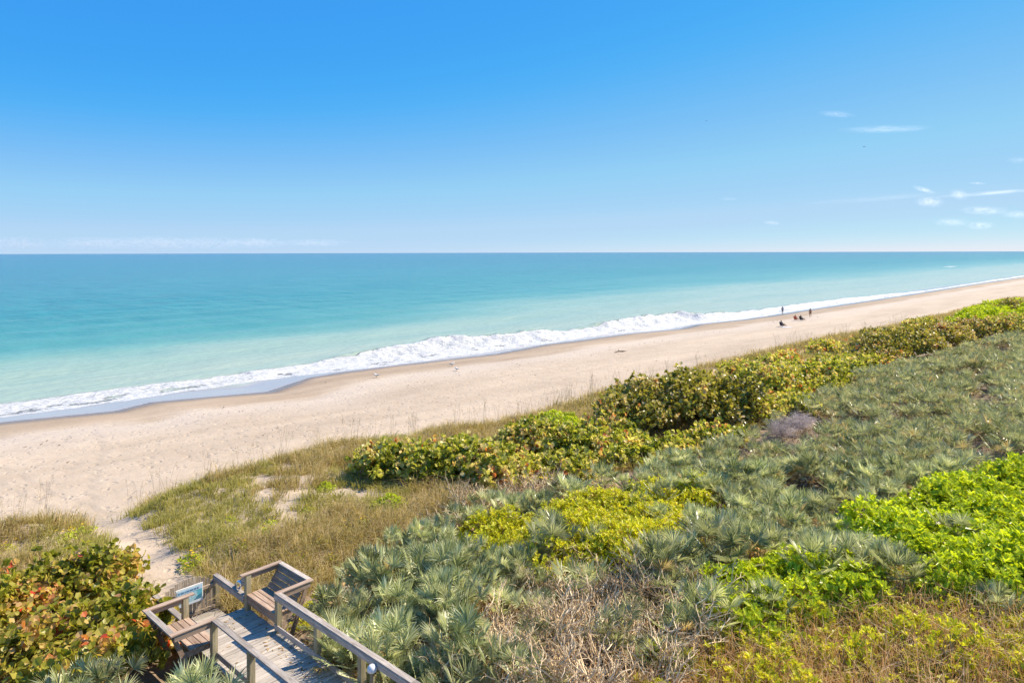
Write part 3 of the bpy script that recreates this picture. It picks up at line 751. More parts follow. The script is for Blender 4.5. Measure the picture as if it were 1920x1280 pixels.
scatter(INKP, G_INK_N, 1.4, .5, .8, 1.2, 'lime green bush on the beach side of the tall coppery sea grape', 'shrub', 'lime bushes by the dune edge', st_i)
scatter(INKP, G_INK_F, 2.6, 1.2, 1.9, 2.6, 'far lime green bush near the dune edge among the farthest sea grapes', 'shrub', 'far lime bushes', st_i)
scatter(YELP, G_YEL, .82, .7, .9, 1.65, 'yellow green bay cedar in the broad mound amid the palmettos', 'shrub', 'bay cedars in the yellow green mound', st_y)
scatter(SMLP, G_SMALL, .58, .5, .85, 1.7, 'sparse yellow green sprig rising from the brown dry stalks', 'shrub', 'sprigs among the dry stalks', st_s)
LONE = [(608, 918, .45, INKP, 'small lone lime bush on the grassy dune near bare sand'), (730, 955, .75, INKP, 'round lime bush at the foot of the low left hedge end'), (1210, 1175, .32, INKP, 'lone bright green sprig in the dead twigs, left of two'),
        (1245, 1165, .38, INKP, 'lone bright green sprig in the dead twigs, right of two'), (600, 1120, .5, YELP, 'yellow green bush against the back of the right bench'), (575, 1150, .5, YELP, 'yellow green bush under the right rail near the bench'),
        (560, 1175, .4, YELP, 'smallest yellow green bush between rail posts beside the deck'), (1110, 805, .8, INKP, 'brightest lime bush touching the tall coppery sea grape'), (1600, 755, .8, YELP, 'yellow green bush in the gap between sea grapes and palmettos'),
        (870, 880, .7, YELP, 'yellowish bush inside the low left part of the hedge'), (1250, 905, .7, YELP, 'yellow green bush peeping from palmettos under the hedge')]
for (u, v, s_, pr, lb) in LONE:
    o = copy_tree(pr[random.randrange(3)]); place(o, u, v, -.03, None, s_); tag(o, lb, 'shrub'); 
    if 'group' in o: del o['group']

# saw palmetto
def fan(mb, base, d_, up, R, nseg, tint, droop=.22, span=2.2, petiole=.5):
    """petiole from base along d_, then a fan of blades"""
    d_ = d_/np.linalg.norm(d_); side = np.cross(d_, up); side /= np.linalg.norm(side)+1e-9; nr = np.cross(side, d_)
    hub = base+d_*petiole
    mb.add([base-side*.012, base+side*.012, hub+side*.008, hub-side*.008], [(0, 1, 2, 3)], tint)
    th = np.linspace(-span, span, nseg)+RS.uniform(-.05, .05, nseg)
    Ls = R*(1-.22*(np.abs(th)/span)**2)*RS.uniform(.88, 1.08, nseg)
    dirs = np.cos(th)[:, None]*d_+np.sin(th)[:, None]*side+nr*(.18*np.abs(np.sin(th)))[:, None]
    dirs = norm(dirs); per = norm(np.cross(dirs, nr))
    w = R*.043*RS.uniform(.8, 1.2, nseg)[:, None]
    L = Ls[:, None]; tw = nr*w*.5*RS.choice([-1, 1], nseg)[:, None]
    a0 = hub+dirs*L*.04
    m1 = hub+dirs*L*.5; tip = hub+dirs*L+np.array([0, 0, -1.])*L*droop*RS.uniform(.3, 1.3, nseg)[:, None]
    V = np.stack([a0-per*w*.3, a0+per*w*.3, m1+per*w*.62+tw, m1-per*w*.62-tw, tip], 1).reshape(-1, 3)
    k = np.arange(nseg)[:, None]*5
    f = np.concatenate([k+np.array([[0, 1, 2, 3]]), k+np.array([[3, 2, 4, 4]])])
    t = np.where(tint < .8, np.clip(tint+RS.uniform(-.2, .2, nseg), 0, .8), np.clip(tint+RS.uniform(-.06, .06, nseg), 0, 1))
    mb.add(V, f, np.concatenate([t, t]))
def palmetto_mesh(nf, nseg, dead, R=.44):
    live, dd = MB(), MB()
    for k in range(nf):
        th = k*2.4+random.uniform(-.3, .3); q = (k+.5)/nf
        el = radians(86-50*q+random.uniform(-9, 9))
        d_ = np.array([cos(th)*cos(el), sin(th)*cos(el), sin(el)])
        up = np.array([-cos(th)*sin(el), -sin(th)*sin(el), cos(el)])+rnd_unit(1)[0]*.35
        base = np.array([cos(th)*.06, sin(th)*.06, .12])
        t = random.betavariate(2, 2.2)*.62+.1 if random.random() > .07 else random.uniform(.82, .92)
        fan(live, base, d_, up, R*random.uniform(.8, 1.15), nseg, t, .12, random.uniform(1.2, 2.0), random.uniform(.42, .78))
    for k in range(dead):
        th = random.uniform(0, 6.28); el = radians(random.uniform(-5, 22))
        d_ = np.array([cos(th)*cos(el), sin(th)*cos(el), sin(el)]); up = np.array([0, 0, 1.])+rnd_unit(1)[0]*.5
        fan(dd, np.array([0, 0, .15]), d_, up, R*.85, max(nseg-4, 7), random.uniform(.88, .99), .5, random.uniform(.9, 1.7), random.uniform(.3, .55))
    return live, dd
PAL = []
for q in range(7):
    lv, dd = palmetto_mesh(15, 23, 8)
    o = lv.build('saw_palmetto', PALM); 
    c = dd.build('dead_fronds', PALM, o)
    t_ = MB(); 
    for w in range(2):
        th = random.uniform(0, 6.28); t_.tube([(0, 0, .15), (cos(th)*.25, sin(th)*.25, .05), (cos(th)*.6, sin(th)*.6, -.1)], [.055, .06, .06], 7, .1)
    t_.build('trunk', BARK, o)
    o.location = (0, 0, -500); PAL.append(o)
G_PAL = [[(548, 1185), (600, 1160), (640, 1085), (700, 1030), (840, 985), (905, 955), (1000, 925), (1080, 905), (1200, 885), (1330, 850), (1440, 800), (1510, 750), (1640, 700), (1800, 655), (1925, 628), (2350, 570), (2350, 800), (2350, 960),
          (1925, 890), (1770, 925), (1640, 985), (1700, 1010), (1790, 1020), (1720, 1060), (1580, 1090), (1560, 1055), (1470, 1035), (1370, 1055), (1300, 1100), (1190, 1110), (1060, 1090), (960, 1100), (880, 1160), (860, 1390), (740, 1390), (640, 1265), (570, 1215)]]
NOPAL = G_YEL+G_INK_R+[[(1408, 832), (1430, 802), (1550, 782), (1570, 808), (1500, 838)]]
X, Y_, Z, u, v = fill(G_PAL, .72, .6)
gap = fbm(X*.42, Y_*.42, 91, 3); kp = gap > .39; X, Y_, Z, u, v = X[kp], Y_[kp], Z[kp], u[kp], v[kp]
ok = np.ones(len(X), bool)
for k, p in enumerate(NOPAL): ok &= ~(inpoly(u, v, p) & (RS.rand(len(X)) > (.14 if k == 0 else .09 if k == 1 else .0 if k == len(NOPAL)-1 else .04)))
X, Y_, Z, u, v = X[ok], Y_[ok], Z[ok], u[ok], v[ok]
ex = [(random.uniform(880, 1300), random.uniform(1130, 1330)) for _ in range(13)]+[(random.uniform(620, 900), random.uniform(1150, 1380)) for _ in range(14)]+[(190, 1345), (260, 1330), (330, 1318), (395, 1325), (440, 1360), (300, 1370), (230, 1390), (370, 1390), (140, 1370), (1790, 1050), (1850, 1100), (1540, 1120), (1440, 1190), (1330, 1215), (1150, 1250), (1010, 1240), (940, 1180), (1080, 1150), (1030, 900), (880, 975), (1690, 1130), (1880, 1180), (980, 970), (1180, 940)]
exw = [hit(a, b) for a, b in ex]
X = np.concatenate([X, [p[0] for p in exw]]); Y_ = np.concatenate([Y_, [p[1] for p in exw]]); Z = height(X, Y_)
s_, t_ = bw_local(X, Y_); ok = ~((t_ > -2.35) & (t_ < .5) & (s_ < 5.8)) & ~((t_ < 1.7) & (t_ > -3.4) & (s_ > 1.5) & (s_ < 4.2)); X, Y_, Z = X[ok], Y_[ok], Z[ok]
u, v = pix(X, Y_, Z+.7); dist = np.hypot(X, Y_)
order = np.argsort(np.where((u > -30) & (u < 1950) & (v < 1330), dist, 1e6))
def pal_tag(o, x, y, uu, vv):
    s_, t_ = bw_local(x, y)
    if uu < 470 and vv > 1150: tag(o, 'pale saw palmetto in the clump outside the left rail of the boardwalk', 'palmetto', 'palmettos outside the left rail')
    elif -.9 < t_ < 2.2: tag(o, 'grey green saw palmetto hugging the outside of the right boardwalk rail', 'palmetto', 'palmettos along the right rail')
    elif uu < 1140: tag(o, 'grey green saw palmetto among dead twigs between boardwalk and yellow green mound', 'palmetto', 'palmettos between the boardwalk and the yellow green mound')
    elif vv > 1010: tag(o, 'silvery saw palmetto poking out of bright bushes and brown stalks', 'palmetto', 'palmettos among the bushes lower right')
    else: tag(o, 'grey green saw palmetto in the wide field below the sea grape hedge', 'palmetto', 'palmettos in the near part of the wide field')
for k, i in enumerate(order[:300]):
    p = PAL[k % 7]; o = p if k < 7 else copy_tree(p)
    s_ = random.uniform(.8, 1.35)*(1.0 if u[i] < 470 and v[i] > 1150 else 1.0 if dist[i] < 22 else .84)
    o.location = (X[i], Y_[i], Z[i]+random.uniform(-.15, .3)); o.rotation_euler = (random.uniform(-.18, .18), random.uniform(-.18, .18), random.uniform(0, 6.28)); o.scale = (s_, s_, s_)
    pal_tag(o, X[i], Y_[i], u[i], v[i])
LOD = []
for q in range(6):
    lv, dd = palmetto_mesh(11, 15, 3, .46); lv.v += dd.v; lv.t += dd.t; lv.f += [f+lv.n for f in dd.f]; LOD.append((np.concatenate(lv.v), lv.f, lv.t))
fm = MB()
for i in order[300:]:
    V, Fs, Ts = LOD[random.randrange(6)]; th = random.uniform(0, 6.28); s_ = random.uniform(.75, 1.2)
    R = np.array([[cos(th), -sin(th), 0], [sin(th), cos(th), 0], [0, 0, 1]])*s_
    V2 = V@R.T+np.array([X[i], Y_[i], Z[i]+random.uniform(-.15, .3)]); sh = random.uniform(-.1, .1)
    b0 = fm.n; fm.v.append(V2); fm.n += len(V2)
    for f, t in zip(Fs, Ts): fm.f.append(f+b0); fm.t.append(np.where(t < .8, np.clip(t+sh, 0, .79), t))
po = fm.build('palmetto_thicket', PALM)
tag(po, 'far part of the wide grey green palmetto field below the sea grape hedge', 'palmetto thicket', kind='stuff')
print('palmettos', len(order))

# dead brush: bare branching shrubs
def twig_shrub(n, h, spread, r=.011, mat=TWIG, depth=3):
    m = MB()
    def grow_(p, d_, L, r_, lev):
        n_ = 4; pts = [p]; q = d_.copy()
        for i in range(n_):
            q = q+rnd_unit(1)[0]*.28; q /= np.linalg.norm(q); pts.append(pts[-1]+q*L/n_)
        m.tube(pts, np.linspace(r_, r_*.6, n_+1), 3, RS.rand())
        if lev > 0:
            for b in range(random.choice((2, 3))):
                k = random.choice((2, 3, 4)); dd = q+rnd_unit(1)[0]*.75; dd[2] = abs(dd[2])*.8+.1; grow_(pts[k], dd/np.linalg.norm(dd), L*random.uniform(.5, .75), r_*.62, lev-1)
    for i in range(n):
        th = random.uniform(0, 6.28); sp = random.uniform(.1, 1)*spread
        d_ = np.array([cos(th)*sp, sin(th)*sp, 1.]); grow_(np.array([cos(th)*.15*sp, sin(th)*.15*sp, -.05]), d_/np.linalg.norm(d_), h*random.uniform(.4, .65), r, depth)
    return m
TW = []
for q in range(5):
    o = twig_shrub(6, 1.3, 1.0, .026).build('dead_shrub', TWIG); o.location = (0, 0, -500); TW.append(o)
G_TW = [[(900, 1100), (1010, 1075), (1150, 1060), (1260, 1060), (1310, 1110), (1330, 1170), (1260, 1390), (830, 1310), (860, 1180)], [(830, 985), (880, 930), (960, 915), (1050, 900), (1060, 925), (960, 950), (890, 985), (850, 1000)]]
X, Y_, Z, u, v = fill(G_TW, .6, .5)
for k, (x, y, z) in enumerate(zip(X, Y_, Z)):
    o = TW[k] if k < 5 else TW[k % 5].copy()
    if k >= 5: COL.objects.link(o)
    s_ = random.uniform(.75, 1.35); o.location = (x, y, z); o.rotation_euler = (0, 0, random.uniform(0, 6.28)); o.scale = (s_,)*3
    if v[k] > 1010: tag(o, 'bare tan twiggy bush in the leafless brush between palmettos and brown stalks', 'dead shrub', 'bare twiggy bushes in the foreground')
    else: tag(o, 'bare brown twiggy bush in the strip below the low left hedge', 'dead shrub', 'bare twiggy bushes below the hedge')
print('twigs', len(X))
lil = twig_shrub(150, .55, 1.1, .007, LILAC, 2)
V = [np.array(q) for q in lil.v]
lo_ = []
for part in range(len(lil.v)): pass
cl = empty('leafless_shrub'); x, y, z = place(cl, 1485, 822, 0, pi/4)
LP = [twig_shrub(80, .85, 1.3, .010, LILAC, 3) for _ in range(2)]
tag(cl, 'mauve grey leafless thicket shrub lying amid the palmetto field', 'dead shrub')
for k, (dx, dy) in enumerate(((-1.5, 0), (-.5, .3), (.6, 0), (1.6, .2))):
    o = LP[k % 2].build('branches', LILAC, cl); o.scale = (1.1, 1.1, .8); o.location = (dx, dy, .45); o.rotation_euler = (0, 0, k*1.7)

# grasses (stuff)
def blades(mb, P, hgt, lean, wid, tint, th=None):
    n = len(P); th = RS.rand(n)*2*pi if th is None else th
    d_ = np.stack([np.cos(th), np.sin(th), 0*th], 1); side = np.stack([-np.sin(th+.6), np.cos(th+.6), 0*th], 1)
    H = np.broadcast_to(hgt, (n,))[:, None]; Ln = np.broadcast_to(lean, (n,))[:, None]; Wd = np.broadcast_to(wid, (n,))[:, None]
    z = np.array([[0, 0, 1.]]); m1 = P+z*H*.6+d_*H*Ln*.3; tp = P+z*H*(1-.35*Ln)+d_*H*Ln*.95
    V = np.stack([P-side*Wd*.5, P+side*Wd*.5, m1+side*Wd*.42, m1-side*Wd*.42, tp], 1).reshape(-1, 3)
    k = np.arange(n)[:, None]*5
    mb.add(V, np.concatenate([k+np.array([[0, 1, 2, 3]]), k+np.array([[3, 2, 4, 4]])]), np.concatenate([tint, tint]))
def tufts(mb, X, Y_, nb, h0, h1, wid, rad, tb=.0, lean=(.25, 1.3), k=None):
    n = len(X); i = np.repeat(np.arange(n), nb); N = len(i)
    sc = (RS.uniform(.45, 1.0, n)+.9*RS.rand(n)**3)[i]
    th = RS.rand(N)*2*pi; r = RS.rand(N)*rad*sc
    px, py = X[i]+np.cos(th)*r, Y_[i]+np.sin(th)*r
    P = np.stack([px, py, height(px, py)-.03], 1)
    t = np.clip(RS.beta(2, 2, N)*.7+.15+tb+(RS.rand(n)[i]-.5)*.6, 0, 1)
    blades(mb, P, RS.uniform(h0, h1, N)*sc, RS.uniform(lean[0], lean[1], N), wid*RS.uniform(.7, 1.3, N), t, th+RS.normal(size=N)*.5)
def cand(n, a0, a1, g0, g1):
    a = RS.uniform(a0, a1, n); g = RS.uniform(g0, g1, n); c = dune(a)+g; x, y = xy(a, c)
    pc = np.interp(c, [-38, -33, -24, -20], [8.6, 8.4, 7.7, 7.2]); s_, t_ = bw_local(x, y)
    ok = (np.abs(a-pc) > .6+.5*vnoise(a*2, c*2, 3)) | (c > -19.5)
    ok &= ~((np.abs(t_+.75) < 1.0) & (s_ < 5.7)) & ~((np.abs(t_+.75) < 1.7) & (s_ < 3.8) & (s_ > 1.7))
    return x[ok], y[ok], a[ok], c[ok], (c-dune(a))[ok]
gm, gg = MB(), MB()
x, y, a, c, g = cand(17000, -4, 40, -.6, 15.5)
dens = fbm(x*.6, y*.6, 61, 3); keep = (dens > .375-.2*(g < 3.5)-.4*(a < 12.5)-.2*(c > -24.5)) & (RS.rand(len(g)) < .85) & ~((g < .4) & (RS.rand(len(g)) < .5))
x, y = x[keep], y[keep]; dens = dens[keep]
gsel = fbm(x*.3+40, y*.3, 67, 3) > .56
tufts(gm, x[~gsel], y[~gsel], 20, .32, .75, .018, .22)
tufts(gg, x[gsel], y[gsel], 14, .22, .5, .02, .24)
x, y, a, c, g = cand(9500, 36, 190, -.6, 13)
keep = RS.rand(len(a)) < np.interp(g, [-.6, 0, 1, 6, 13], [.2, .8, 1, .9, .6])*np.interp(a, [34, 50, 60], [.8, 1, 1]); x, y = x[keep], y[keep]
gsel = fbm(x*.12, y*.12, 69, 3) > .64
tufts(gm, x[~gsel], y[~gsel], 16, .45, 1.0, .035, .42)
tufts(gg, x[gsel], y[gsel], 14, .3, .6, .04, .45)
o = gm.build('dune_grass', GRASS); tag(o, 'tan and olive dune grass covering the seaward dune', 'grass', kind='stuff')
o = gg.build('green_grass', GRASS_G); tag(o, 'greener low grass patches on the dune', 'grass', kind='stuff')
# brown stalks, lower right
G_ST = [[(1120, 1390), (1290, 1150), (1440, 1120), (1560, 1080), (1700, 1060), (1925, 1075), (2350, 1080), (2350, 1390)]]
X, Y_, Z, u, v = fill(G_ST, .16, .45)
sk = MB(); n = len(X); P = np.stack([X, Y_, height(X, Y_)-.03], 1)
for q in range(5):
    pp = P+np.concatenate([RS.uniform(-.12, .12, (n, 2)), np.zeros((n, 1))], 1)
    blades(sk, pp, RS.uniform(.4, 1.3, n), RS.uniform(.05, 1.1, n), RS.uniform(.008, .02, n), np.clip(RS.beta(2, 2, n)+(fbm(X*.5, Y_*.5, 5, 2)-.5)*.5, 0, 1))
STALK = leaf_mat('dry_stalk', [(0, (.38, .19, .07)), (.4, (.60, .345, .15)), (.75, (.70, .50, .30)), (1, (.76, .62, .45))], .35, .7, .25)
o = sk.build('dry_stalks', STALK); tag(o, 'thicket of dry orange brown stalks in the lower right foreground', 'dry stalks', kind='stuff')
# leaf litter and undergrowth between palmettos
X, Y_, Z, u, v = fill([[(600, 1310), (620, 1100), (850, 980), (1100, 900), (1420, 830), (1925, 640), (2350, 600), (2350, 1390)], [(0, 1310), (0, 1050), (250, 1060), (300, 1200), (440, 1310)]], .3, .3)
n = len(X); lt = MB(); P = np.stack([X, Y_, height(X, Y_)-.02], 1)
for q in range(4):
    pp = P+np.concatenate([RS.uniform(-.2, .2, (n, 2)), np.zeros((n, 1))], 1)
    blades(lt, pp, RS.uniform(.15, .6, n), RS.uniform(.3, 1.6, n), RS.uniform(.012, .03, n), RS.rand(n))
o = lt.build('undergrowth', leaf_mat('plant_litter', [(0, (.13, .085, .05)), (.6, (.3, .215, .14)), (1, (.5, .39, .27))], .1, .8, .2)); tag(o, 'dry straw undergrowth on the ground between the palmettos', 'undergrowth', kind='stuff')

# sea oats: tall stalks with drooping seed heads
def oats_mesh():
    m = MB()
    for k in range(random.randint(4, 7)):
        th = random.uniform(0, 6.28); b = np.array([random.uniform(-.3, .3), random.uniform(-.3, .3), -.05]); h = random.uniform(1.2, 1.9); ln = random.uniform(.1, .4)
        ts = np.linspace(0, 1, 5)[:, None]; pts = b+ts*np.array([0, 0, h])+ts**2*np.array([cos(th)*ln, sin(th)*ln, 0])
        m.tube(pts, np.linspace(.005, .003, 5), 3, RS.rand()); tp = pts[-1]
        q = np.array([cos(th), sin(th), .35]); nn = 9
        P = tp-np.array([0, 0, 1])*np.linspace(.28, -.05, nn)[:, None]+RS.uniform(-.02, .02, (nn, 3))
        leaves(m, P, norm(q+RS.normal(size=(nn, 3))*.4), rnd_unit(nn), .06, .018, RS.rand(nn))
    return m
OP = [oats_mesh().build('sea_oats', OATS) for _ in range(4)]
x, y, a, c, g = cand(400, 0, 120, .2, 2.6); n = 0
for i in range(len(x)):
    if n >= 95 or random.random() > np.interp(a[i], [0, 30, 60, 120], [1, .8, .5, .25]): continue
    o = OP[n] if n < 4 else OP[n % 4].copy()
    if n >= 4: COL.objects.link(o)
    n += 1; s_ = random.uniform(.8, 1.2)
    o.location = (x[i], y[i], float(height(x[i], y[i]))); o.rotation_euler = (0, 0, random.uniform(0, 6.28)); o.scale = (s_,)*3
    tag(o, 'thin straw coloured sea oats standing along the seaward edge of the dune', 'sea oats', 'sea oats along the dune edge')

# dune sunflowers
def sunflower_mesh():
    root = whorl_shrub('dune_sunflower', .35, .35, .22, 45, INK, .08, 5, .4, 5)
    for k in range(random.randint(2, 4)):
        m = MB(); p = np.array([random.uniform(-.28, .28), random.uniform(-.28, .28), .3]); th = np.arange(9)*2*pi/9
        leaves(m, np.repeat(p[None], 9, 0), np.stack([np.cos(th), np.sin(th), .2+0*th], 1), np.repeat([[0, 0, 1.]], 9, 0), .045, .03, RS.rand(9)); m.build('flower', FLOW, root)
    return root
SF = [sunflower_mesh() for _ in range(2)]
SFP = [(358, 1053), (370, 1058), (520, 1042), (492, 1002), (560, 1010), (600, 1020), (640, 1000), (455, 1030), (560, 1050), (430, 975), (350, 1070), (480, 1060), (545, 1080), (590, 1075), (620, 1050), (505, 985), (680, 985), (575, 960), (10, 1030), (150, 1000), (120, 1010)]
for k, (u_, v_) in enumerate(SFP):
    o = SF[k] if k < 2 else copy_tree(SF[k % 2]); place(o, u_, v_, 0, None, random.uniform(.7, 1.3))
    tag(o, 'low green dune sunflower dotted in the grass of the dune beside the sand path', 'sunflower', 'dune sunflowers in the grass')

# wrack line: bits of weed and shell (stuff), driftwood
n = 480; a = RS.uniform(0, 190, n); lane = RS.rand(n) < .6
c = shore(a)+np.where(lane, 13.5+2.0*(fbm(a*.08, 0*a, 3, 3)-.5)*4+RS.normal(size=n)*.5, RS.uniform(5, 27, n)); x, y = xy(a, c)
m = MB(); P = np.stack([x, y, height(x, y)+.015], 1); th = RS.rand(n)*6.28
keep = fbm(a*.3, 0*a, 15, 3) > .48; P = P[keep]; th = th[keep]; n = len(P)
leaves(m, P, np.stack([np.cos(th), np.sin(th), .1+0*th], 1), np.array([[0, 0, 1.]])+rnd_unit(n)*.5, RS.uniform(.07, .24, n), RS.uniform(.03, .09, n), RS.rand(n), .4)
o = m.build('seaweed_wrack', leaf_mat('dried_seaweed', [(0, (.15, .09, .055)), (1, (.30, .21, .14))], 0, .8, .2)); tag(o, 'scraps of dried seaweed strewn along the tide line', 'seaweed', kind='stuff')
dw = empty('driftwood'); place(dw, 1162, 661, .03, .6)
tag(dw, 'dark driftwood branch lying alone on the open sand', 'driftwood')
m = MB(); m.tube([(-.9, 0, .05), (-.3, .1, .12), (.3, .02, .1), (.9, .12, .04)], [.04, .07, .08, .05], 7); m.build('trunk', BARK, dw, True)
m = MB(); m.tube([(-.1, .05, .12), (.1, .4, .3), (.3, .6, .25)], [.05, .035, .015], 6); m.tube([(.3, .02, .1), (.6, -.35, .15), (.8, -.5, .08)], [.05, .03, .012], 6); m.build('branch', BARK, dw, True)

# ------------------------------------------------------------------ gulls, people
def gull(u, v, rz, label, sc=1.0):
    root = empty('gull'); place(root, u, v, 0, rz, sc); tag(root, label, 'bird')
    m = MB()
    m.tube([(-.24, 0, .2), (-.16, 0, .2), (-.05, 0, .19), (.08, 0, .2), (.15, 0, .24), (.19, 0, .30), (.22, 0, .335), (.25, 0, .335), (.275, 0, .325)], [.006, .035, .075, .085, .065, .045, .045, .035, .008], 8)
    m.build('body', WHITE, root, True)
    for s_ in (-1, 1):
        w = MB(); w.tube([(.1, .06*s_, .22), (-.05, .075*s_, .23), (-.2, .045*s_, .215), (-.3, .02*s_, .2)], [.02, .05, .035, .004], 6); w.build('wing', plain('grey_wing', (.32, .33, .35)), root, True)
        w = MB(); w.tube([(0, .03*s_, .14), (.01, .03*s_, .06), (0, .03*s_, .0)], .007, 5); w.tube([(-.01, .03*s_, .008), (.06, .03*s_, .008)], .009, 4); w.build('leg', plain('bird_leg', (.3, .2, .08)), root)
    w = MB(); w.tube([(.268, 0, .328), (.31, 0, .318), (.335, 0, .308)], [.012, .009, .002], 5); w.build('beak', plain('bird_beak', (.6, .35, .05)), root)
gull(847, 686, .5, 'white gull on wet brown sand, farthest of three birds below the big breaker', 1.3)
gull(856, 695, 2.2, 'white gull on sand just nearer than the farthest one, below the big breaker', 1.2)
gull(706, 707, 3.5, 'white gull standing apart from the pair, left of them on wet sand', 1.3)
def fly(u, v, dd, label):
    x = (u-U0)/F*dd; z = CAMZ-(v-V0)/F*dd
    root = empty('flying_bird', (x, dd, z), .4); tag(root, label, 'bird'); DK_ = plain('dark_plumage', (.06, .06, .07))
    m = MB(); m.tube([(0, -.45, 0), (0, -.2, 0), (0, .1, .02), (0, .35, .03), (0, .5, .0)], [.02, .09, .13, .07, .01], 7); m.build('body', DK_, root, True)
    for s_ in (-1, 1):
        w = MB(); w.add([(.08*s_, -.15, .03), (.08*s_, .2, .05), (.5*s_, .22, .16), (1.05*s_, -.05, .02), (.5*s_, -.08, .14), (.5*s_, .05, .19)], [(0, 1, 2, 4), (2, 3, 4, 4), (1, 5, 2, 2), (0, 4, 5, 1), (5, 4, 3, 2)]); w.build('wing', DK_, root)
fly(1621, 277, 300, 'tiny dark bird flying below the long right hand wisp of cloud')
fly(1325, 228, 380, 'tiny dark bird flying in clear blue sky left of the cloud wisps')

def skin_obj(name, J, E, mat, parent, root=0, sub=2):
    me = bpy.data.meshes.new(name); me.from_pydata([j[:3] for j in J], E, []); me.materials.append(mat)
    o = bpy.data.objects.new(name, me); COL.objects.link(o); o.parent = parent
    sm = o.modifiers.new('skin', 'SKIN'); sm.use_smooth_shade = True
    for i, j in enumerate(J):
        sv = me.skin_vertices[0].data[i]; r = j[3]; sv.radius = (r, j[4] if len(j) > 4 else r); sv.use_root = (i == root)
    ss = o.modifiers.new('sub', 'SUBSURF'); ss.levels = sub; ss.render_levels = sub
    return o
def hand(J, E, wi, w, dr, side):
    """palm and five short finger chains from wrist index wi at w, pointing along dr; side points to the thumb"""
    dr = np.array(dr, float); dr /= np.linalg.norm(dr); side = np.array(side, float); side -= dr*side.dot(dr); side /= np.linalg.norm(side); w = np.array(w)
    nr = np.cross(dr, side)
    p = w+dr*.05; J.append((*p, .028, .016)); pi_ = len(J)-1; E.append((wi, pi_))
    for k, ln in enumerate((.072, .08, .075, .06)):
        q = p+dr*.045+side*(.03-.02*k); J.append((*q, .0095)); E.append((pi_, len(J)-1))
        J.append((*(q+dr*ln*.55+nr*.012), .0085)); E.append((len(J)-2, len(J)-1)); J.append((*(q+dr*ln+nr*.035), .007)); E.append((len(J)-2, len(J)-1))
    q = p-dr*.015+side*.038; J.append((*q, .011)); E.append((pi_, len(J)-1)); J.append((*(q+side*.02+dr*.035), .009)); E.append((len(J)-2, len(J)-1))
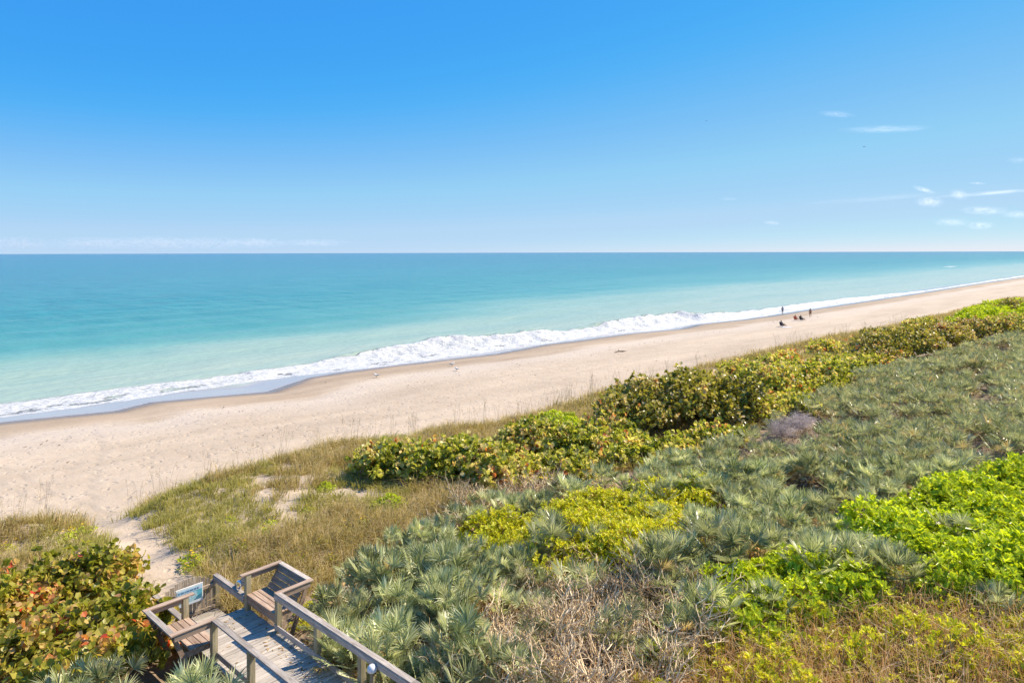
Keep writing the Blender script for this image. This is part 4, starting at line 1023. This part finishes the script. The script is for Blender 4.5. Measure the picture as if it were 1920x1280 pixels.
def person(loc, rz, pose, skin, label, cloth=(), hair=(.05, .035, .025), hatted=None):
    root = empty('person', loc, rz); tag(root, label, 'person')
    SK = plain('skin', skin, .5, .35, 0, 10, .08)
    b = pose; J, E = [], []
    def add(p, r, r2=None, link=None):
        J.append((*p, r, r2) if r2 else (*p, r)); i = len(J)-1
        if link is not None: E.append((link, i))
        return i
    pel = add(b['pelvis'], .15, .11); wa = add(b['waist'], .135, .10, pel); ch = add(b['chest'], .165, .115, wa); nb = add(b['neck'], .065, None, ch); hb = add(b['head'], .07, .085, nb)
    hv = np.array(b['head']); uph = hv-np.array(b['neck']); uph /= np.linalg.norm(uph)
    fw = np.array(b.get('face', (0, 1, 0)), float)
    h1 = add(hv+uph*.07+fw*.01, .078, .098, hb); h2 = add(hv+uph*.135-fw*.005, .06, .075, h1)
    ns = add(hv+uph*.06+fw*.105, .013, None, h1)
    for s_, nm in ((-1, 'l'), (1, 'r')):
        sd = np.cross(fw, uph)*s_
        ea = add(hv+uph*.06+sd*.088, .014, None, h1)
        hp = add(b['hip_'+nm], .092, .098, pel); kn = add(b['knee_'+nm], .06, None, hp); cf = add(np.array(b['knee_'+nm])*.62+np.array(b['ankle_'+nm])*.38, .055, None, kn); an = add(b['ankle_'+nm], .036, None, cf); to = add(b['toe_'+nm], .032, .022, an)
        sh = add(b['sho_'+nm], .062, None, ch); el = add(b['elb_'+nm], .042, None, sh); wr = add(b['wri_'+nm], .027, None, el)
        dr = np.array(b['wri_'+nm])-np.array(b['elb_'+nm]); hand(J, E, wr, b['wri_'+nm], dr, fw)
    skin_obj('body', J, E, SK, root)
    HM = plain('hair', hair, .6)
    m = MB()
    V, fs = [], []
    for i in range(6):
        ph = i/5*1.75
        for k in range(14):
            th = k/14*2*pi; r = .108*sin(ph)+.001; cutf = 1
            V.append(hv+uph*(.075+.105*cos(ph)*(1.08 if i < 4 else 1))+np.array([cos(th), sin(th), 0])*r - fw*.022)
    for i in range(5):
        for k in range(14): fs.append((i*14+k, i*14+(k+1) % 14, (i+1)*14+(k+1) % 14, (i+1)*14+k))
    m.add(V, fs); m.build('hair', HM, root, True)
    m = MB()
    for s_ in (-1, 1):
        e_ = hv+uph*.078+fw*.095+np.cross(fw, uph)*s_*.034; m.tube([e_-fw*.008, e_+fw*.004], [.011, .009], 6)
    m.build('eyes', plain('eye', (.05, .04, .04), .3), root); m = MB(); e_ = hv+uph*.012+fw*.092; sdd = np.cross(fw, uph); m.tube([e_-sdd*.025, e_+sdd*.025], [.007, .007], 5); m.build('mouth', plain('lip', (.3, .12, .1)), root)
    for nm, col, kind in cloth:
        CM = plain(nm+'_fabric', col, .8, .2)
        if kind == 'shorts':
            J2 = [(*b['waist'], .142, .112), (*b['pelvis'], .165, .125)]; E2 = [(0, 1)]
            for s_ in 'lr':
                J2.append((*b['hip_'+s_], .108, .112)); E2.append((1, len(J2)-1))
                J2.append((*(np.array(b['hip_'+s_])*.35+np.array(b['knee_'+s_])*.65), .092)); E2.append((len(J2)-2, len(J2)-1))
            skin_obj(nm, J2, E2, CM, root, 1)
        elif kind == 'shirt':
            J2 = [(*b['pelvis'], .158, .122), (*b['waist'], .152, .118), (*b['chest'], .178, .13), (*(np.array(b['neck'])*.7+np.array(b['chest'])*.3), .08)]; E2 = [(0, 1), (1, 2), (2, 3)]
            for s_ in 'lr':
                J2.append((*b['sho_'+s_], .076)); E2.append((2, len(J2)-1)); J2.append((*(np.array(b['sho_'+s_])*.4+np.array(b['elb_'+s_])*.6), .062)); E2.append((len(J2)-2, len(J2)-1))
            skin_obj(nm, J2, E2, CM, root, 1)
        elif kind == 'bikini':
            skin_obj(nm, [(*(np.array(b['waist'])*.5+np.array(b['pelvis'])*.5), .15, .112), (*b['pelvis'], .16, .12)], [(0, 1)], CM, root, 1)
    return root
STAND = dict(pelvis=(0, 0, .95), waist=(0, .01, 1.1), chest=(0, 0, 1.34), neck=(0, .0, 1.50), head=(0, .02, 1.57), hip_l=(-.1, 0, .9), hip_r=(.1, 0, .9), knee_l=(-.11, .03, .5), knee_r=(.12, -.02, .5), ankle_l=(-.11, -.02, .08), ankle_r=(.13, -.06, .08),
   toe_l=(-.12, .14, .03), toe_r=(.15, .1, .03), sho_l=(-.19, 0, 1.40), sho_r=(.19, 0, 1.40), elb_l=(-.25, -.02, 1.12), elb_r=(.25, -.02, 1.12), wri_l=(-.27, .06, .88), wri_r=(.27, .06, .88))
WALK = dict(STAND, knee_l=(-.1, .2, .53), ankle_l=(-.1, .24, .09), toe_l=(-.1, .4, .05), ankle_r=(.11, -.22, .1), toe_r=(.12, -.06, .03), knee_r=(.11, -.04, .5), wri_l=(-.3, -.15, .92), wri_r=(.27, .2, .95), elb_l=(-.25, -.12, 1.13))
SIT = dict(pelvis=(0, 0, .30), waist=(0, -.07, .44), chest=(0, -.16, .66), neck=(0, -.19, .82), head=(0, -.18, .89), hip_l=(-.1, .04, .29), hip_r=(.1, .04, .29), knee_l=(-.14, .42, .46), knee_r=(.14, .44, .44), ankle_l=(-.15, .72, .1), ankle_r=(.16, .76, .1),
   toe_l=(-.16, .9, .1), toe_r=(.18, .94, .1), sho_l=(-.19, -.16, .72), sho_r=(.19, -.16, .72), elb_l=(-.28, .04, .5), elb_r=(.28, .04, .5), wri_l=(-.24, .28, .46), wri_r=(.24, .28, .46))
def put(u, v, dz=0):
    x, y = hit(u, v); return (x, y, max(float(height(x, y)), .1)+dz)
person(put(1467, 589.5, -.1), 2.6, WALK, (.22, .13, .09), 'person in grey top and dark shorts wading in the white foam', [('top', (.30, .33, .38), 'shirt'), ('shorts', (.03, .035, .05), 'shorts')], (.03, .025, .02))
person(put(1519, 596), 2.9, STAND, (.30, .15, .085), 'suntanned person standing in rust coloured trunks on the sand by the water', [('trunks', (.22, .07, .04), 'shorts')], (.12, .07, .04))
def chair(loc, rz, col, label):
    root = empty('beach_chair', loc, rz); tag(root, label, 'chair'); FB = plain('chair_fabric', col, .8, .2); FR = plain('chair_frame', (.5, .5, .5), .35, .5, .8)
    m = MB(); m.prism([(-.12, .14), (-.12, .17), (.36, .22), (.36, .19)], 0, -.26, .26); m.build('seat', FB, root)
    m = MB(); m.prism([(-.16, .15), (-.13, .14), (-.36, .80), (-.39, .79)], 0, -.26, .26); m.build('backrest', FB, root)
    for s_ in (-1, 1):
        m = MB(); m.tube([(.28*s_, -.40, .82), (.28*s_, -.14, .15), (.28*s_, -.05, .02), (.28*s_, .38, .02)], .014, 6); m.build('frame', FR, root)
        m = MB(); m.tube([(.28*s_, .38, .02), (.28*s_, .36, .21), (.28*s_, .3, .42), (.28*s_, -.24, .42)], .016, 6); m.build('armrest', FR, root)
    return root
def seated(u, v, rz, skin, col, label, clabel, ccol, hair=(.03, .02, .02), kind='shirt'):
    p = put(u, v); chair(p, rz, ccol, clabel)
    person(p, rz, SIT, skin, label, [('top', col, kind), ('shorts', (.03, .03, .04), 'shorts')], hair)
seated(1466, 613.5, -1.2, (.25, .14, .1), (.04, .04, .055), 'person in dark clothes seated alone nearest the dunes', 'dark low beach chair set alone nearest the dunes', (.03, .035, .06))
seated(1492, 602, -1.0, (.42, .2, .12), (.5, .12, .06), 'person in red reclining beside the darker sitter', 'orange red beach chair of the pair on the sand', (.55, .13, .06), (.2, .1, .05))
seated(1502.5, 602.5, -1.2, (.2, .12, .08), (.02, .02, .03), 'person in black seated upright beside the red chair', 'black beach chair beside the red one', (.02, .02, .03))
tw = empty('beach_towel', put(1474, 615), 0); tag(tw, 'pale striped towel spread before the lone seated person', 'towel')
m = MB(); 
for k in range(6): m.box(-.8+.27*k, -.8+.27*k+.268, -.4, .4, .01, .03+.004*(k % 2), .5)
m.build('cloth', plain('towel_fabric', (.55, .6, .68), .9, .1), tw)

# ------------------------------------------------------------------ clouds: thin lit vapour with real depth
def cloud_mat(name, dens, stretch, seed):
    m = NT(name); o = m.obj()
    ln = m.n('VectorMath', operation='LENGTH'); m.l(o, ln.inputs[0])
    fall = m.math('SUBTRACT', 1, ln.outputs['Value'], clamp=True)
    mp = m.n('Mapping'); mp.inputs['Scale'].default_value = stretch; mp.inputs['Location'].default_value = (seed*3.1, seed*1.7, 0); m.l(o, mp.inputs['Vector'])
    nz = m.noise(mp.outputs[0], 1.9, 7, .68, .8)
    dd = m.math('MULTIPLY', m.math('MULTIPLY', m.math('POWER', fall, 1.5), m.math('MULTIPLY_ADD', nz, 4.0, -1.6, clamp=True)), dens*.62)
    v = m.n('VolumePrincipled'); v.inputs['Color'].default_value = (1, 1, 1, 1); v.inputs['Anisotropy'].default_value = .3
    m.l(dd, v.inputs['Density']); m.l(v.outputs[0], m.out.inputs['Volume'])
    return m.m
def cloud(u, v, wpx, hpx, slope, dens, label, name='cloud', cat='cloud', dd=9000, stretch=(2, 1, 1), bump=0):
    x = (u-U0)/F*dd; z = CAMZ-(v-V0)/F*dd
    W, H_ = wpx/F*dd*.62, hpx/F*dd*.85; D_ = max(H_*1.5, W*.35)
    me = bpy.data.meshes.new(name); V, fs = [], []
    for i in range(13):
        ph = pi*i/12
        for k in range(24):
            th = 2*pi*k/24; V.append((sin(ph)*cos(th), sin(ph)*sin(th), cos(ph)))
    for i in range(12):
        for k in range(24): fs.append((i*24+k, (i+1)*24+k, (i+1)*24+(k+1) % 24, i*24+(k+1) % 24))
    me.from_pydata(V, [], fs); me.materials.append(cloud_mat(name+'_vapour', dens/D_, stretch, u*.013))
    o = bpy.data.objects.new(name, me); COL.objects.link(o)
    o.location = (x, dd, z); o.scale = (W, D_, H_); o.rotation_euler = (0, slope, -math.atan2(x, dd))
    tag(o, label, cat); return o
CL = [(1570, 216, 62, 9, .17, .9, 'short faint wisp, topmost of the clouds'), (1660, 244, 145, 9, .06, 1.3, 'long thin tapering wisp under the topmost one'),
 (1733, 358, 38, 7, .36, 2.2, 'slanting bright streak just above the vapour trail'), (1743, 381, 46, 15, .1, 2.2, 'small puffy cloud hanging just under the middle of the vapour trail'),
 (1799, 367, 30, 14, .3, 1.8, 'small hooked puff sitting on the vapour trail'), (1832, 346, 28, 4, .1, 1.2, 'tiny thin streak above the bright end of the trail'),
 (1845, 397, 74, 13, .05, 1.7, 'flat cloud below the bright end of the trail'), (1786, 419, 62, 12, .05, 1.5, 'flat pinkish cloud, left half of the lowest pair on the right'), (1838, 425, 48, 12, -.02, 1.5, 'flat pinkish cloud, right half of the lowest pair on the right'),
 (1908, 405, 50, 11, .03, 1.5, 'flat cloud cut by the right edge'), (1448, 419, 32, 6, .08, 1.3, 'lone small low wisp left of the other right hand clouds'), (1366, 374, 36, 5, .05, .5, 'faintest wisp, alone in mid sky'), (1912, 303, 40, 9, .1, .7, 'faint wisp at the right edge above the trail')]
for (u, v, w, h, sl, dn, lb) in CL: cloud(u, v, w, h, sl, dn, lb, stretch=(2.2, 1, 1.2))
cloud(1645, 374, 240, 7, -.045, .55, 'dim left half of the straight vapour trail', 'vapour_trail', 'vapour trail', stretch=(1, 1, .4))
cloud(1860, 364, 190, 5, -.045, 2.2, 'bright right half of the straight vapour trail', 'vapour_trail', 'vapour trail', stretch=(1, 1, .4))
for (u, w, h, lb) in ((35, 100, 16, 'leftmost low cloud bank on the sea horizon'), (175, 150, 14, 'second low cloud bank from the left on the sea horizon'), (290, 170, 16, 'middle low cloud bank on the sea horizon'), (395, 130, 15, 'low cloud bank right of the middle on the sea horizon'), (480, 110, 12, 'thinner low cloud bank toward the clear horizon'), (590, 130, 9, 'faintest last low cloud bank of the horizon row')):
    cloud(u, 454, w, h*1.2, 0, 3.2 if w != 130 else 2.0, lb, dd=14000, stretch=(3, 1, 1))

# ------------------------------------------------------------------ light, sky, camera
SUN_AZ, SUN_EL = radians(62), radians(44)
sl = bpy.data.lights.new('sun', 'SUN'); sl.energy = 4.6; sl.angle = radians(.5); sl.color = (1, .86, .68)
so = bpy.data.objects.new('sun', sl); COL.objects.link(so)
from mathutils import Vector
sd = Vector((sin(SUN_AZ)*cos(SUN_EL), cos(SUN_AZ)*cos(SUN_EL), sin(SUN_EL)))
so.rotation_euler = sd.to_track_quat('Z', 'Y').to_euler()
w = bpy.data.worlds.new('World'); scene.world = w; w.use_nodes = True
nt = w.node_tree; nt.nodes.clear()
out = nt.nodes.new('ShaderNodeOutputWorld'); bg = nt.nodes.new('ShaderNodeBackground'); sk = nt.nodes.new('ShaderNodeTexSky')
sk.sky_type = 'NISHITA'; sk.sun_disc = False; sk.sun_elevation = SUN_EL; sk.sun_rotation = SUN_AZ
sk.altitude = 0; sk.air_density = .6; sk.dust_density = 0; sk.ozone_density = 6.0
dn = nt.nodes.new('ShaderNodeVectorMath'); dn.operation = 'SCALE'; dn.inputs['Scale'].default_value = 1/12
cv = nt.nodes.new('ShaderNodeRGBCurve'); um = nt.nodes.new('ShaderNodeVectorMath'); um.operation = 'SCALE'; um.inputs['Scale'].default_value = 5.0
CURVES = ([(0, .05), (.072, .055), (.112, .14), (.122, .175), (.165, .28), (.19, .32), (.26, .40), (.30, .45), (.36, .475), (.43, .515), (.51, .61), (.65, .81), (1, .9)],
          [(0, .2), (.14, .36), (.215, .48), (.25, .525), (.30, .59), (.334, .63), (.43, .66), (.49, .69), (.54, .70), (.64, .77), (.81, .87), (1, .93)],
          [(0, .5), (.3, .90), (.6, .92), (1, .94)])
for k, pts in enumerate(CURVES):
    c_ = cv.mapping.curves[k]
    c_.points[0].location = pts[0]; c_.points[1].location = pts[-1]
    for q in pts[1:-1]: c_.points.new(*q)
cv.mapping.update()
nt.links.new(sk.outputs[0], dn.inputs[0]); nt.links.new(dn.outputs[0], cv.inputs['Color']); nt.links.new(cv.outputs[0], um.inputs[0]); nt.links.new(um.outputs[0], bg.inputs[0])
bg.inputs[1].default_value = .1
nt.links.new(bg.outputs[0], out.inputs[0])
cam = bpy.data.cameras.new('camera'); co = bpy.data.objects.new('camera', cam); COL.objects.link(co)
co.location = (0, 0, CAMZ); co.rotation_euler = (radians(90), radians(.15), 0)
cam.sensor_width = 36; cam.lens = 24; cam.shift_y = -(640-V0)/1920; cam.clip_start = .1; cam.clip_end = 200000
scene.camera = co
scene.view_settings.view_transform = 'Standard'; scene.view_settings.look = 'None'; scene.view_settings.exposure = 1.0; scene.view_settings.gamma = 1
scene.cycles.max_bounces = 6; scene.cycles.transparent_max_bounces = 8; scene.cycles.volume_bounces = 1
scene.render.film_transparent = False
